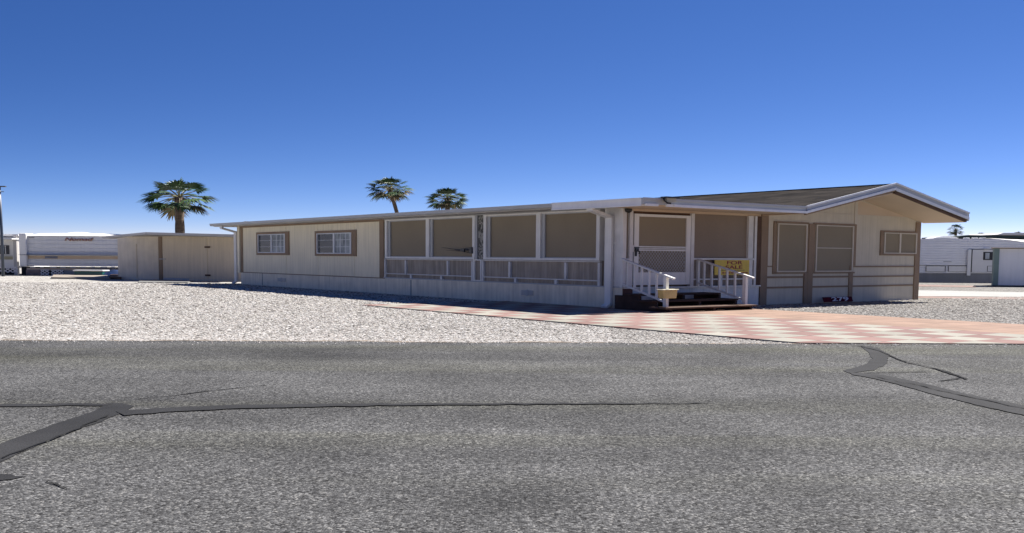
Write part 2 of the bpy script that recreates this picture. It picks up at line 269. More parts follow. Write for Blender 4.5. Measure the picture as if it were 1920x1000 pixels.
# ------------------------------------------------------------------ mesh builder
class MB:
    def __init__(s): s.v = []; s.f = []; s.mi = []; s.cur = 0
    def box(s, x0, x1, y0, y1, z0, z1):
        i = len(s.v)
        s.v += [(x0, y0, z0), (x1, y0, z0), (x1, y1, z0), (x0, y1, z0), (x0, y0, z1), (x1, y0, z1), (x1, y1, z1), (x0, y1, z1)]
        for q in ((0, 3, 2, 1), (4, 5, 6, 7), (0, 1, 5, 4), (1, 2, 6, 5), (2, 3, 7, 6), (3, 0, 4, 7)): s.f.append(tuple(i+k for k in q)); s.mi.append(s.cur)
        return s
    def prism(s, pts, off):
        """polygon pts (3D) extruded by vector off"""
        i = len(s.v); n = len(pts); off = Vector(off)
        s.v += [tuple(p) for p in pts] + [tuple(Vector(p)+off) for p in pts]
        s.f.append(tuple(range(i+n-1, i-1, -1))); s.f.append(tuple(range(i+n, i+2*n))); s.mi += [s.cur]*2
        for k in range(n):
            a, b = i+k, i+(k+1) % n
            s.f.append((a, b, b+n, a+n)); s.mi.append(s.cur)
        return s
    def bar(s, p, q, w, h, upv=(0, 0, 1)):
        """rectangular bar from p to q, w sideways, h along up"""
        p, q = Vector(p), Vector(q); d = (q-p).normalized(); u = Vector(upv); sd = d.cross(u).normalized(); u = sd.cross(d)
        c = [(-w/2, -h/2), (w/2, -h/2), (w/2, h/2), (-w/2, h/2)]; i = len(s.v)
        for e in (p, q):
            for a, b in c: s.v.append(tuple(e+sd*a+u*b))
        for k in range(4): s.f.append((i+k, i+(k+1) % 4, i+4+(k+1) % 4, i+4+k)); s.mi.append(s.cur)
        s.f.append((i+3, i+2, i+1, i)); s.f.append((i+4, i+5, i+6, i+7)); s.mi += [s.cur]*2
        return s
    def tube(s, pts, rad, n=8):
        pts = [Vector(p) for p in pts]; i0 = len(s.v)
        rad = rad if isinstance(rad, (list, tuple)) else [rad]*len(pts)
        for k, p in enumerate(pts):
            d = (pts[min(k+1, len(pts)-1)]-pts[max(k-1, 0)]).normalized()
            a = Vector((1, 0, 0)) if abs(d.x) < .8 else Vector((0, 1, 0))
            x = d.cross(a).normalized(); y = d.cross(x)
            for j in range(n):
                t = 2*math.pi*j/n; s.v.append(tuple(p + (x*math.cos(t)+y*math.sin(t))*rad[k]))
        for k in range(len(pts)-1):
            for j in range(n):
                a = i0+k*n+j; b = i0+k*n+(j+1) % n
                s.f.append((a, b, b+n, a+n)); s.mi.append(s.cur)
        s.f.append(tuple(i0+j for j in range(n))[::-1]); s.f.append(tuple(i0+(len(pts)-1)*n+j for j in range(n))); s.mi += [s.cur]*2
        return s
    def face(s, pts):
        i = len(s.v); s.v += [tuple(p) for p in pts]; s.f.append(tuple(range(i, i+len(pts)))); s.mi.append(s.cur); return s
    def build(s, name, m, parent=None, bevel=0, smooth=False, recalc=True):
        me = bpy.data.meshes.new(name); me.from_pydata(s.v, [], s.f)
        ms = m if isinstance(m, list) else [m]
        for x in ms: me.materials.append(x)
        if len(ms) > 1: me.polygons.foreach_set('material_index', s.mi)
        if recalc:
            import bmesh
            bm = bmesh.new(); bm.from_mesh(me); bmesh.ops.recalc_face_normals(bm, faces=bm.faces); bm.to_mesh(me); bm.free()
        if smooth: me.polygons.foreach_set('use_smooth', [True]*len(me.polygons))
        me.update()
        o = bpy.data.objects.new(name, me); C.objects.link(o)
        if parent: o.parent = parent
        if bevel:
            b = o.modifiers.new('b', 'BEVEL'); b.width = bevel; b.segments = 2; b.limit_method = 'ANGLE'
        return o
def tag(o, label=None, cat=None, group=None, kind=None):
    if label: o['label'] = label
    if cat: o['category'] = cat
    if group: o['group'] = group
    if kind: o['kind'] = kind
    return o
def empty(name, loc, rz=0, **k):
    o = bpy.data.objects.new(name, None); C.objects.link(o); o.location = loc; o.rotation_euler = (0, 0, rz); o.empty_display_size = .2
    tag(o, **k); return o
def text_part(name, s, size, mt, parent, loc, rot, sx=1, depth=.004, shear=0, bold=0):
    cu = bpy.data.curves.new('t', 'FONT'); cu.body = s; cu.size = size; cu.extrude = depth; cu.align_x = 'CENTER'; cu.align_y = 'CENTER'; cu.shear = shear; cu.offset = bold
    to = bpy.data.objects.new('t', cu); C.objects.link(to); bpy.context.view_layer.update()
    me = bpy.data.meshes.new_from_object(to.evaluated_get(bpy.context.evaluated_depsgraph_get()))
    bpy.data.objects.remove(to); me.name = name; me.materials.clear(); me.materials.append(mt)
    me.transform(Matrix.Diagonal((sx, 1, 1, 1)))
    o = bpy.data.objects.new(name, me); C.objects.link(o); o.parent = parent; o.location = loc; o.rotation_euler = rot
    return o

# ------------------------------------------------------------------ ground, road, drive
def sheet(name, pts, z, m, kind='structure', **k):
    b = MB(); b.face([(p[0], p[1], z) for p in pts]); return tag(b.build(name, m), kind=kind, **k)
sheet('ground', [(-2500, -2500), (2500, -2500), (2500, 4000), (-2500, 4000)], 0, M['gravel'])
rs = .0274
def redge(x): return 17.88 + rs*x
b = MB()
N_ = 400; xs = [-40+80*i/N_ for i in range(N_+1)]
top = [(x, redge(x) + .07*math.sin(x*1.1+math.sin(x*.6))+.045*math.sin(x*4.3+1)+random.uniform(-.04, .04)) for x in xs]
for i in range(N_):
    (x0, y0), (x1, y1) = top[i], top[i+1]
    b.face([(x0, -3+rs*x0, .012), (x1, -3+rs*x1, .012), (x1, y1, .012), (x0, y0, .012)])
road = tag(b.build('road', M['asphalt'], recalc=False), kind='structure')
e_ = MB()
for i in range(N_):
    (x0, y0), (x1, y1) = top[i], top[i+1]; w0, w1 = [.10+.28*(.5+.5*math.sin(x*1.3+math.sin(x*.7)*2))+.1*math.sin(x*9) for x in (x0, x1)]
    e_.face([(x0, y0-.06, .015), (x1, y1-.06, .015), (x1, y1+max(w1, .02), .004), (x0, y0+max(w0, .02), .004)])
tag(e_.build('road_edge', mat('sandy road edge', (0.1661, 0.1322, 0.0984), .95, .35, 2.5, fine=.35, bscale=22), recalc=False), kind='structure')
# paved drive: u -5.45..3.3, v from 5.6 down to the road
drive = MB()
def rv(u):  # v on the road edge at given u
    # LW(u,v).y = redge(LW.x)+.06
    v = -8.0
    for _ in range(30):
        p = LW(u, v); v += (redge(p.x)+.03-p.y)/(dL.y-rs*dL.x)
    return v
us = [-5.45, -2.5, .04, 3.3]
drive.prism([(-5.45, 5.6, 0.0), (-5.45, rv(-5.45), 0), (3.3, rv(3.3), 0), (3.3, -.02, 0), (-.05, -.02, 0), (-.05, 5.6, 0)], (0, 0, .03))
do = drive.build('paved_drive', M['paver']); do.location = A; do.rotation_euler = (0, 0, TH); tag(do, kind='structure')

def ribbon(name, pts, m, z, jitter=.035, **k):
    """pts: (px,py,width in metres across); smooth polygon ribbon on the road"""
    P = [(G(a, c, z), w) for a, c, w in pts]; L_ = []; R_ = []
    Q = []
    for i in range(len(P)-1):
        (a, wa), (c, wc) = P[i], P[i+1]; n = max(2, int((c-a).length/.12))
        for j in range(n): t = j/n; Q.append((a.lerp(c, t), wa+(wc-wa)*t))
    Q.append(P[-1])
    b = MB()
    for i, (p, w) in enumerate(Q):
        d = (Q[min(i+1, len(Q)-1)][0]-Q[max(i-1, 0)][0]).normalized(); n = Vector((-d.y, d.x, 0))
        p = p + n*random.uniform(-jitter, jitter)*.6
        L_.append(p+n*(w/2+random.uniform(-jitter, jitter)*.5)); R_.append(p-n*(w/2+random.uniform(-jitter, jitter)*.5))
    for i in range(len(Q)-1): b.face([R_[i], R_[i+1], L_[i+1], L_[i]])
    return tag(b.build(name, m, recalc=False), kind='structure', **k)
def blob(name, pix, m, z):
    b = MB(); P = [G(a, c, z) for a, c in pix]; Q = []
    for i in range(len(P)):
        a, c = P[i], P[(i+1) % len(P)]; n = max(2, int((c-a).length/.1))
        for j in range(n): q = a.lerp(c, j/n); Q.append(q+Vector((random.uniform(-.012, .012), random.uniform(-.03, .03), 0)))
    b.face(Q); return tag(b.build(name, m, recalc=False), kind='structure')
blob('road_patch', [(-30, 840), (0, 832), (60, 810), (120, 789), (175, 772), (195, 759), (212, 755), (252, 761), (225, 775), (190, 790), (150, 804), (100, 822), (50, 844), (0, 868), (-30, 880)], M['sealer'], .018)
ribbon('road_patch', [(-30, 760, .17), (60, 760, .17), (130, 758, .18), (205, 759, .14)], M['sealer'], .020)
ribbon('road_patch', [(225, 775, .30), (300, 769, .29), (400, 764, .26), (560, 760, .21), (760, 758, .15), (960, 757, .10), (1200, 756, .07), (1330, 755, .03)], M['sealer'], .022)
blob('road_patch', [(-10, 884), (20, 890), (45, 894), (15, 899), (-10, 900)], M['sealer'], .018)
ribbon('road_patch', [(85, 903, .01), (105, 907, .02), (125, 917, .01)], M['crack'], .018, .01)
blob('road_patch', [(1612, 648), (1640, 650), (1668, 664), (1662, 683), (1640, 694), (1610, 697), (1590, 699), (1578, 695), (1600, 690), (1622, 684), (1635, 672), (1628, 660)], M['sealer'], .018)
blob('road_patch', [(1590, 698), (1650, 702), (1720, 716), (1780, 731), (1850, 747), (1960, 768), (1960, 786), (1900, 774), (1830, 759), (1760, 742), (1700, 725), (1640, 710), (1600, 703)], M['sealer'], .020)
ribbon('road_patch', [(1607, 648, .03), (1650, 658, .03), (1672, 668, .035), (1700, 679, .035), (1750, 690, .04), (1775, 697, .07), (1812, 711, .03)], M['crack'], .023, .02)
ribbon('road_patch', [(1625, 698, .05), (1700, 697, .05), (1745, 696, .04)], M['sealer'], .024, .02)
ribbon('road_patch', [(1765, 714, .03), (1800, 709, .04)], M['crack'], .022, .01)
ribbon('road_patch', [(260, 748, .02), (330, 741, .03), (375, 735, .03), (440, 728, .02), (500, 722, .02)], M['crack'], .018, .02)

ribbon('road_patch', [(0, 858, .02), (60, 838, .03), (110, 818, .02), (160, 797, .03), (205, 777, .015)], M['crack'], .026, .03)
ribbon('road_patch', [(1640, 706, .015), (1720, 722, .02), (1790, 738, .015), (1880, 757, .02), (1930, 768, .015)], M['crack'], .026, .03)
# loose stones lying on the gravel near the road (nobody could count them)
def stones():
    import array
    ico = [(0, 0, 1), (.894, 0, .447), (.276, .851, .447), (-.724, .526, .447), (-.724, -.526, .447), (.276, -.851, .447)]
    base = ico + [(.95, 0, -.2), (.3, .9, -.2), (-.77, .55, -.2), (-.77, -.55, -.2), (.3, -.9, -.2)]
    fc = [(0, 1, 2), (0, 2, 3), (0, 3, 4), (0, 4, 5), (0, 5, 1)]
    for k in range(5):
        a, c = 1+k, 1+(k+1) % 5; fc += [(a, a+5, c+5), (a, c+5, c)]
    vs = []; fs = []; tone = []
    def ok(x, y):
        q = Vector((x, y, 0))-A; u = q.dot(dR); v = q.dot(dL)
        if -5.5 < u < 3.35 and v < 5.65: return random.random() < .004
        if u > -.15 and v > -.05: return False
        if 8.4 < u < 11 and v > -1.6: return False
        if y < redge(x)+.02: return False
        return True
    n = 0
    for _ in range(210000):
        # density falls with distance
        y = 17.6 + (random.random()**2.1)*36
        x = random.uniform(-.56, .56)*y
        if not ok(x, y): continue
        s = random.uniform(.012, .029)*(1+.03*(y-18)) * (1.5 if random.random() < .04 else 1)
        sx_, sy_, sz_ = s*random.uniform(.8, 1.5), s*random.uniform(.8, 1.3), s*random.uniform(.28, .5)
        a = random.random()*6.28; ca, sa = math.cos(a), math.sin(a)
        i = len(vs)
        for (bx, by, bz) in base:
            j = random.uniform(.8, 1.2); bx, by, bz = bx*sx_*j, by*sy_*j, bz*sz_*j
            vs.append((x+bx*ca-by*sa, y+bx*sa+by*ca, bz+sz_*.12))
        for f in fc: fs.append((f[0]+i, f[1]+i, f[2]+i))
        tn = random.random(); tn = tn*.62 if x > 2 and tn > .3 else tn
        tone += [tn]*len(base); n += 1
    # a thin scatter of stones kicked on to the road edge
    for _ in range(800):
        x = random.uniform(-11, 11); y = redge(x)-abs(random.gauss(0, .28)); s = random.uniform(.008, .022); i = len(vs)
        for (bx, by, bz) in base: vs.append((x+bx*s, y+by*s, .012+bz*s*.7))
        for f in fc: fs.append((f[0]+i, f[1]+i, f[2]+i))
        tone += [random.random()]*len(base)
    me = bpy.data.meshes.new('gravel_stones'); me.from_pydata(vs, [], fs); me.materials.append(M['stone'])
    at = me.attributes.new('tone', 'FLOAT', 'POINT'); at.data.foreach_set('value', tone)
    o = bpy.data.objects.new('gravel_stones', me); C.objects.link(o)
    tag(o, 'pale loose gravel stones spread between the road and the mobile home', 'gravel', kind='stuff')
stones()

# concrete walk and pink borders right of the house
def quad_px(name, pix, z, m): return sheet(name, [G(a, c, z)[:2] for a, c in pix], z, m)
quad_px('concrete_path', [(1560, 541.5), (1990, 549.5), (1990, 557.5), (1560, 554)], .02, M['concrete'])
quad_px('pink_gravel_border', [(1560, 554.5), (1990, 558), (1990, 562.5), (1560, 556.5)], .012, M['pinkrock'])
quad_px('pink_gravel_border', [(1560, 530.5), (1830, 536), (1830, 539), (1560, 534.5)], .012, M['pinkrock'])

# ------------------------------------------------------------------ the mobile home
H = empty('mobile_home', A, TH, label='long cream mobile home with brown trim, screened porch and shingled front gable', cat='mobile home')
def part(name, mb, m, parent=H, **k): return mb.build(name, m, parent, **k)
# --- volumes
b = MB(); b.box(0, .25, 13.92, 28.6, .624, 2.97); b.box(.25, 5.5, 28.35, 28.6, .624, 2.97)
wall = part('wall', b, M['cream'])
for v in (23.2, 19.85, 16.45):
    part('seam', MB().box(-.012, 0, v-.05, v+.05, .624, 2.8), M['cream'], wall)
b = MB(); b.box(-.035, .2, -.0, 28.62, 0, .624)
skirt = part('skirting', b, M['skirt'])
for v in (11.8, 25.9): part('joint', MB().box(-.045, -.035, v-.03, v+.03, .02, .6), M['rv_grey'], skirt)
for v, w in ((4.5, .62), (23.6, .9)):
    b = MB(); 
    b.box(-.05, -.036, v-w/2, v+w/2, .26, .42)
    for k in range(4): b.box(-.065, -.05, v-w/2, v+w/2, .27+k*.038, .285+k*.038)
    b.box(-.07, -.05, v-.05, v+.05, .24, .44)
    part('vent', b, M['gutter'])
# brown verticals and top band on rear wall
b = MB(); b.box(-.03, 0, 13.9, 14.25, .63, 2.97); b.box(-.03, 0, 28.38, 28.63, .63, 2.97); b.box(-.028, 0, 14.25, 28.38, 2.86, 2.97)
part('brown_trim', b, M['brown'])
b = MB(); b.box(-.05, -.031, 13.78, 28.65, .60, .635); part('base_trim', b, M['brown'])
# sliding windows
def slider(v0, v1, z0, z1):
    tw, th = .28, .10
    b = MB(); b.box(-.05, 0, v0, v1, z0, z0+th); b.box(-.05, 0, v0, v1, z1-th, z1); b.box(-.05, 0, v0, v0+tw+.1, z0+th, z1-th); b.box(-.05, 0, v1-tw+.05, v1, z0+th, z1-th)
    w = part('window', b, M['brown'])
    a, c = v0+tw+.1, v1-tw+.05; y0, y1 = z0+th, z1-th; mid = (a+c)/2
    b = MB(); f = .09
    b.box(-.075, -.01, a, a+f, y0, y1); b.box(-.075, -.01, c-f*.6, c, y0, y1); b.box(-.075, -.01, a+f, c-f*.6, y0, y0+.04); b.box(-.075, -.01, a+f, c-f*.6, y1-.04, y1); b.box(-.07, -.012, mid-.09, mid+.05, y0+.04, y1-.04)
    b.build('frame', M['muntin'], w)
    b = MB(); b.box(-.012, -.008, mid+.05, c-f*.6, y0+.04, y1-.04); b.build('dark_pane', M['glass_dark'], w)
    b = MB(); b.box(-.012, -.008, a+f, mid-.09, y0+.04, y1-.04); b.build('curtained_pane', M['curtain'], w)
    b = MB(); hh = y1-y0
    for k in (1, 2): b.box(-.03, -.014, a+f, mid-.09, y0+hh*k/3-.012, y0+hh*k/3+.012); b.box(-.024, -.014, mid+.05, c-f*.6, y0+hh*k/3-.008, y0+hh*k/3+.004)
    w_ = mid-.09-a-f
    for k in (1, 2): b.box(-.026, -.014, a+f+w_*k/3-.025, a+f+w_*k/3+.025, y0+.04, y1-.04)
    b.build('muntins', M['muntin'], w)
slider(22.77, 26.57, 1.50, 2.60); slider(16.19, 20.03, 1.474, 2.56)
# screened room side
b = MB(); b.box(.14, .2, .3, 13.9, .624, 2.97); part('inner_wall', b, M['screen_dark'])
def side_screen(v0, v1, muls, zt, mname='screen'):
    b = MB(); t = .15
    b.box(-.06, .13, v0, v0+t, 1.4666, zt); b.box(-.06, .13, v1-t, v1, 1.4666, zt)
    b.box(-.07, .13, v0, v1, 1.40, 1.4666); b.box(-.065, .13, v0, v1, zt, zt+.05)
    for m in muls: b.box(-.055, .12, m-.11, m+.11, 1.4666, zt)
    w = part('screen_window', b, M['white'])
    b = MB(); b.box(.06, .08, v0+t, v1-t, 1.467, zt); b.build('screen', M[mname], w)
    b = MB()
    ed = [v0+t] + [x for m in muls for x in (m-.11, m+.11)] + [v1-t]
    for i in range(0, len(ed), 2):
        b.box(0, .055, ed[i], ed[i]+.05, 1.467, zt); b.box(0, .055, ed[i+1]-.16, ed[i+1], 1.467, zt)
        b.box(0.01, .055, ed[i]+.05, ed[i+1]-.16, zt-.03, zt); b.box(0.01, .055, ed[i]+.05, ed[i+1]-.16, 1.467, 1.49)
    b.build('screen_frame', M['gutter'], w)
side_screen(7.5, 13.75, [10.6], 2.86); side_screen(1.0, 6.98, [3.95], 2.86)
b = MB(); b.box(-.02, .13, -.0, 13.9, 2.91, 2.97); part('header', b, M['gutter'])
# kick panels under the screens
for v0, v1, ups, lows in ((7.65, 13.86, (9.28, 12.24), (9.70, 11.84)), (1.0, 7.10, (2.61, 5.52), (3.08, 5.19))):
    b = MB(); b.box(.05, .13, v0, v1, .66, 1.40); k = part('kick_panel', b, M['kick'])
    b = MB(); w = .055
    b.box(-.03, .05, v0, v1, 1.355, 1.385); b.box(-.03, .05, v0, v1, .79, .822)
    b.box(-.03, .05, v0, v0+.10, .66, 1.335); b.box(-.03, .05, v1-.09, v1, .66, 1.335)
    for x in ups: b.box(-.028, .05, x-.05, x+.05, .83, 1.335)
    for x in lows: b.box(-.028, .05, x-.06, x+.06, .66, .785)
    b.build('rail', M['whitegrey'], k)
b = MB(); b.box(-.05, .1, .1, 13.9, .624, .66); part('sill', b, M['gutter'])
# patterned strip between the two screen bays, small white frame below
b = MB(); b.box(.02, .1, 7.02, 7.46, 1.40, 2.9); part('patterned_strip', b, M['pattern'])
b = MB(); b.box(-.04, .04, 7.40, 7.5, 1.40, 2.9); part('post', b, M['gutter'])
b = MB(); b.box(-.035, .05, 7.12, 7.2, .66, 1.4); b.box(-.035, .05, 7.54, 7.63, .66, 1.4); b.box(-.035, .05, 7.2, 7.54, 1.36, 1.4); b.box(-.035, .05, 7.2, 7.54, .66, .69)
w = part('small_panel', b, M['white']); b = MB(); b.box(.02, .04, 7.2, 7.54, .69, 1.36); b.build('panel', M['kick'], w)
b = MB(); b.tube([(-.08, 7.62, 1.70), (-.1, 7.9, 1.74), (-.1, 8.35, 1.72), (-.07, 8.9, 1.76), (-.07, 9.6, 1.82)], [.012, .014, .012, .009, .005]); b.tube([(-.09, 7.7, 1.62), (-.1, 8.3, 1.68), (-.08, 9.3, 1.72)], [.012, .012, .005])
b.box(-.12, -.07, 7.60, 7.74, 1.60, 1.82); b.box(-.13, -.08, 8.05, 8.28, 1.67, 1.77)
part('latch', b, M['black'])
# corner posts of the porch
b = MB(); b.box(-.03, .1, .02, .42, .624, 2.95); b.box(-.04, .1, .62, .8, .624, 2.95); b.box(-.03, .02, .42, .62, .624, 2.95)
part('corner_post', b, M['whitegrey'])
# gutter (two lengths) with lip
def gut(v0, v1, z0, z1):
    b = MB(); b.prism([(-.92, v0, z1), (-.92, v0, z0+.03), (-.89, v0, z0), (-.74, v0, z0), (-.74, v0, z1-.01), (-.90, v0, z1-.01)], (0, v1-v0, 0))
    b.box(-.945, -.92, v0, v1, z1-.035, z1+.002)
    return part('gutter', b, M['gutter'])
gut(2.2, 30.52, 2.965, 3.09)
b = MB(); b.box(-.93, -.74, -1.66, 2.18, 2.89, 3.10); b.box(-.95, -.93, -1.66, 2.18, 3.06, 3.105); b.box(-.95, -.93, -1.66, 2.18, 2.885, 2.925); part('gutter', b, M['metalroof'])
# flat roof
b = MB(); b.box(-.74, 6.1, -1.62, 30.45, 2.975, 3.07); b.box(-.74, 6.1, 2.2, 30.45, 2.94, 2.974)
part('flat_roof', b, M['shedroof'])
b = MB(); b.box(-.72, 5.95, -1.6, 0, 2.91, 2.97); part('porch_ceiling', b, M['soffit'])
# downspouts
def spout(v, wd, zg, m):
    b = MB(); b.bar((-.83, v, 2.93), (-.83, v, 2.85), wd, .1, (1, 0, 0)); b.bar((-.85, v, 2.85), (-.10, v, 2.66), wd, .075); b.bar((-.10, v, 2.70), (-.10, v, .12), wd, .09, (1, 0, 0))
    b.bar((-.10, v, .14), (-.28, v, .05), wd, .07)
    b.box(-.05, -.03, v-wd*.8, v+wd*.8, 1.9, 1.94); b.box(-.05, -.03, v-wd*.8, v+wd*.8, .8, .84)
    return part('downspout', b, m)
spout(.52, .26, 0, M['white']); spout(29.1, .30, 0, M['whitegrey'])
b = MB(); b.box(-.1, .15, 28.62, 28.9, .6, 2.97); part('end_board', b, M['cream'])
# --- main gable block
b = MB()
UL, UR, RU, RZ = 5.95, 15.12, 10.58, 4.0
sl, sr = (RZ-3.09)/(RU-UL), (RZ-3.165)/(UR-RU)
th = .12
def roofside(u0, z0, u1, z1, m, name):
    b = MB(); b.prism([(u0, -1.7, z0), (u1, -1.7, z1), (u1, -1.7, z1-th), (u0, -1.7, z0-th)], (0, 28.7, 0)); return part(name, b, m)
roofside(UL, 3.085, RU, RZ, M['shingle'], 'shingle_roof'); roofside(RU+.002, RZ, UR, 3.16, M['shingle'], 'shingle_roof')
b = MB(); b.bar((RU, -1.7, RZ+.012), (RU, 27, RZ+.005), .2, .006); part('ridge_cap', b, M['shingle'])
# rakes / fascia at the front: upper strip, lower lip, brown board
def rake(name, u0, z0, u1, z1, lo, hi, y0, y1, m):
    b = MB(); b.prism([(u0, y0, z0+hi), (u1, y0, z1+hi), (u1, y0, z1+lo), (u0, y0, z0+lo)], (0, y1-y0, 0)); return part(name, b, m)
L0, R0 = 3.095, 3.17
rake('fascia', UL, L0, RU, RZ+.01, -.145, .02, -1.76, -1.70, M['gutter']); rake('fascia', RU, RZ+.01, UR+.02, R0, -.155, .02, -1.76, -1.70, M['gutter'])
rake('rake_lip', UL, L0, RU, RZ+.01, -.20, -.12, -1.80, -1.761, M['metalroof']); rake('rake_lip', RU, RZ+.01, UR+.02, R0, -.235, -.14, -1.80, -1.761, M['metalroof'])
rake('drip_edge', UL, L0, RU, RZ+.01, -.015, .035, -1.80, -1.761, M['metalroof']); rake('drip_edge', RU, RZ+.01, UR+.04, R0, -.015, .035, -1.80, -1.761, M['metalroof'])
rake('rake_board', UL, L0, RU, RZ+.01, -.255, -.20, -1.74, -1.66, M['brown']); rake('rake_board', RU, RZ+.01, UR-.05, R0, -.315, -.236, -1.74, -1.66, M['brown_dark'])
# front fascia over the porch: stepped profile
b = MB(); b.box(-.93, UL, -1.74, -1.66, 2.93, 3.10); b.box(-.95, UL, -1.78, -1.74, 3.055, 3.108); part('fascia', b, M['gutter'])
b = MB(); b.box(-.10, UL, -1.80, -1.741, 2.885, 2.955); b.box(.15, .42, -1.83, -1.80, 2.89, 2.95); part('rake_lip', b, M['metalroof'])
b = MB(); b.box(-.88, -.42, -1.80, -1.741, 2.885, 2.95); part('rake_lip', b, M['white'])
# right eave fascia
b = MB(); b.box(UR, UR+.06, -1.76, 27, 2.90, 3.17); part('fascia', b, M['gutter'])
# soffits under both slopes
def soffit(u0, z0, u1, z1):
    b = MB(); b.prism([(u0, -1.66, z0), (u1, -1.66, z1), (u1, -1.66, z1-.03), (u0, -1.66, z0-.03)], (0, 1.66, 0)); return part('soffit', b, M['soffit'])
soffit(RU, RZ-.28, UR, 2.88); soffit(UL, 2.90, RU, RZ-.28)
# gable wall
def zr(u): return 2.90+(u-UL)*(RZ-.28-2.90)/(RU-UL) if u < RU else RZ-.28-(u-RU)*(RZ-.28-2.88)/(UR-RU)
b = MB(); g0, g1 = 6.2, 14.9
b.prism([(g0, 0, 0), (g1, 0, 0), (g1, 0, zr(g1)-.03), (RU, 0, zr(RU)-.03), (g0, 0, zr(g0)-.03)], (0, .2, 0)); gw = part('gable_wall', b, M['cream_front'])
b = MB(); b.box(g1-.2, g1, .2, 27, 0, 2.9); b.box(g0, g1, 26.8, 27, 0, 2.9); b.prism([(UL+.3, 26.8, 2.9), (g1, 26.8, 2.9), (RU, 26.8, 3.66)], (0, .2, 0)); part('wall', b, M['cream'])
for bx_ in ((6.3, 10.85, -.018, 0, 3.03, 3.055), (11.03, 14.0, -.018, 0, 3.03, 3.055), (10.86, 11.02, -.025, 0, 2.71, 3.6)): part('seam', MB().box(*bx_), M['creamframe'])
b = MB(); b.prism([(11.03, -.006, 3.056), (14.3, -.006, 3.056), (11.03, -.006, 3.55)], (0, .005, 0)); part('gable_panel', b, M['soffit'])
# brown boards
def bd(*bx, t=-.035): 
    for (u0, u1, z0, z1) in bx: part('brown_trim', MB().box(u0, u1, t, 0, z0, z1), M['brown'])
bd((5.94, 6.27, 0, 2.9)); bd((8.34, 8.60, 0, 2.67), t=-.05); bd((8.16, 8.34, 0, 1.02), t=-.045)
bd((10.64, 10.86, 0, 1.27)); bd((14.62, 14.93, 0, 2.88), t=-.04)
bd((6.6, 8.34, 2.655, 2.71), (6.6, 8.34, 1.0, 1.055), (8.6, 10.95, 2.655, 2.71), (8.6, 10.95, 1.0, 1.055), (6.55, 6.70, 1.0, 2.71), (10.83, 10.98, 1.27, 2.71), (8.26, 8.34, 1.02, 2.66), (8.6, 8.68, 1.02, 2.66))
bd((6.27, 6.56, 1.225, 1.265), (10.86, 14.62, 1.215, 1.265), t=-.03)
bd((6.27, 8.16, .86, .925), (8.6, 10.64, .86, .925), (10.86, 14.62, .865, .915), t=-.028)
bd((6.27, 8.16, .525, .585), (8.6, 10.64, .525, .585), (10.86, 14.62, .525, .58), t=-.026)
# tall screened windows
def front_win(u0, u1, z0, z1, rail=None, mull=None, t=.06, sname='screen'):
    b = MB(); b.box(u0, u0+t, -.06, 0, z0, z1); b.box(u1-t, u1, -.06, 0, z0, z1); b.box(u0+t, u1-t, -.06, 0, z0, z0+.035); b.box(u0+t, u1-t, -.06, 0, z1-.035, z1)
    if rail: b.box(u0+t, u1-t, -.055, 0, rail-.015, rail+.015)
    if mull: b.box(mull-.05, mull+.05, -.055, 0, z0+.035, z1-.035)
    w = part('window', b, M['creamframe'])
    b = MB(); b.box(u0+t, u1-t, -.02, -.004, z0+.035, z1-.035); b.build('screen', M[sname], w)
front_win(6.72, 8.24, 1.065, 2.645); front_win(8.72, 10.80, 1.065, 2.645, rail=1.87)
bd((12.42, 14.80, 1.64, 1.70), (12.42, 14.80, 2.475, 2.53), (12.42, 12.60, 1.70, 2.475), (14.70, 14.80, 1.70, 2.475), t=-.042)
front_win(12.62, 14.68, 1.71, 2.465, mull=13.62, t=.07)
# pale panel and thin light trim left of the first window
b = MB(); b.box(6.30, 6.40, -.02, 0, 1.27, 2.75); b.box(6.3, 8.3, -.018, 0, 2.74, 2.76); part('light_trim', b, M['creamframe'])
# --- porch front wall (v = 0)
b = MB(); b.box(.35, 5.92, 0, .12, 0, .60); b.box(5.5, 5.92, .0, .1, .60, .62); part('skirting', b, M['skirt_front'])
b = MB(); b.box(-.03, .35, -.02, .0, 0, .60); part('stained_board', b, M['redwood'])
b = MB(); b.box(.0, 5.94, -.06, .1, .60, .645); part('sill', b, M['whitegrey'])
b = MB(); b.box(.3, 5.94, .2, .25, .62, 2.9); part('inner_wall', b, M['screen_dark'])
b = MB(); b.box(.0, 5.94, 0, .1, 2.84, 2.91); part('header', b, M['soffit'])
b = MB(); b.box(.28, 2.72, .02, .08, 2.76, 2.84); part('transom', b, M['brown_dark'])
# posts
for bx_ in ((-.13, -.02, -.09, .02, .645, 2.9), (.0, .055, -.04, .08, .645, 2.84), (.17, .30, -.05, .08, .645, 2.84), (2.70, 2.84, -.05, .08, .645, 2.84), (5.30, 5.52, -.05, .08, .645, 2.84), (5.60, 5.70, -.05, .08, .645, 2.84)): part('post', MB().box(*bx_), M['whitegrey'])
b = MB(); b.box(5.70, 5.93, -.03, .08, .645, 2.84); part('brown_trim', b, M['brown_dark'])
b = MB(); b.box(.055, .17, .03, .06, .645, 2.84); part('screen', b, M['screen_dark'])
b = MB(); b.box(.0, .17, -.05, .02, 1.43, 1.475); part('rail', b, M['whitegrey'])
# right bay
b = MB(); b.box(2.84, 5.30, .04, .06, 1.50, 2.84); part('screen', b, M['screen_dark'])
b = MB(); b.box(2.84, 5.60, -.05, .08, 1.445, 1.50); b.box(2.84, 5.6, -.03, .05, .83, .87); b.box(4.05, 4.15, -.03, .05, .645, 1.445); b.box(5.3, 5.6, -.02, .02, .87, .9); part('rail', b, M['whitegrey'])
b = MB(); b.box(2.84, 5.30, .1, .14, .645, 1.445); part('kick_panel', b, M['kick_front'])
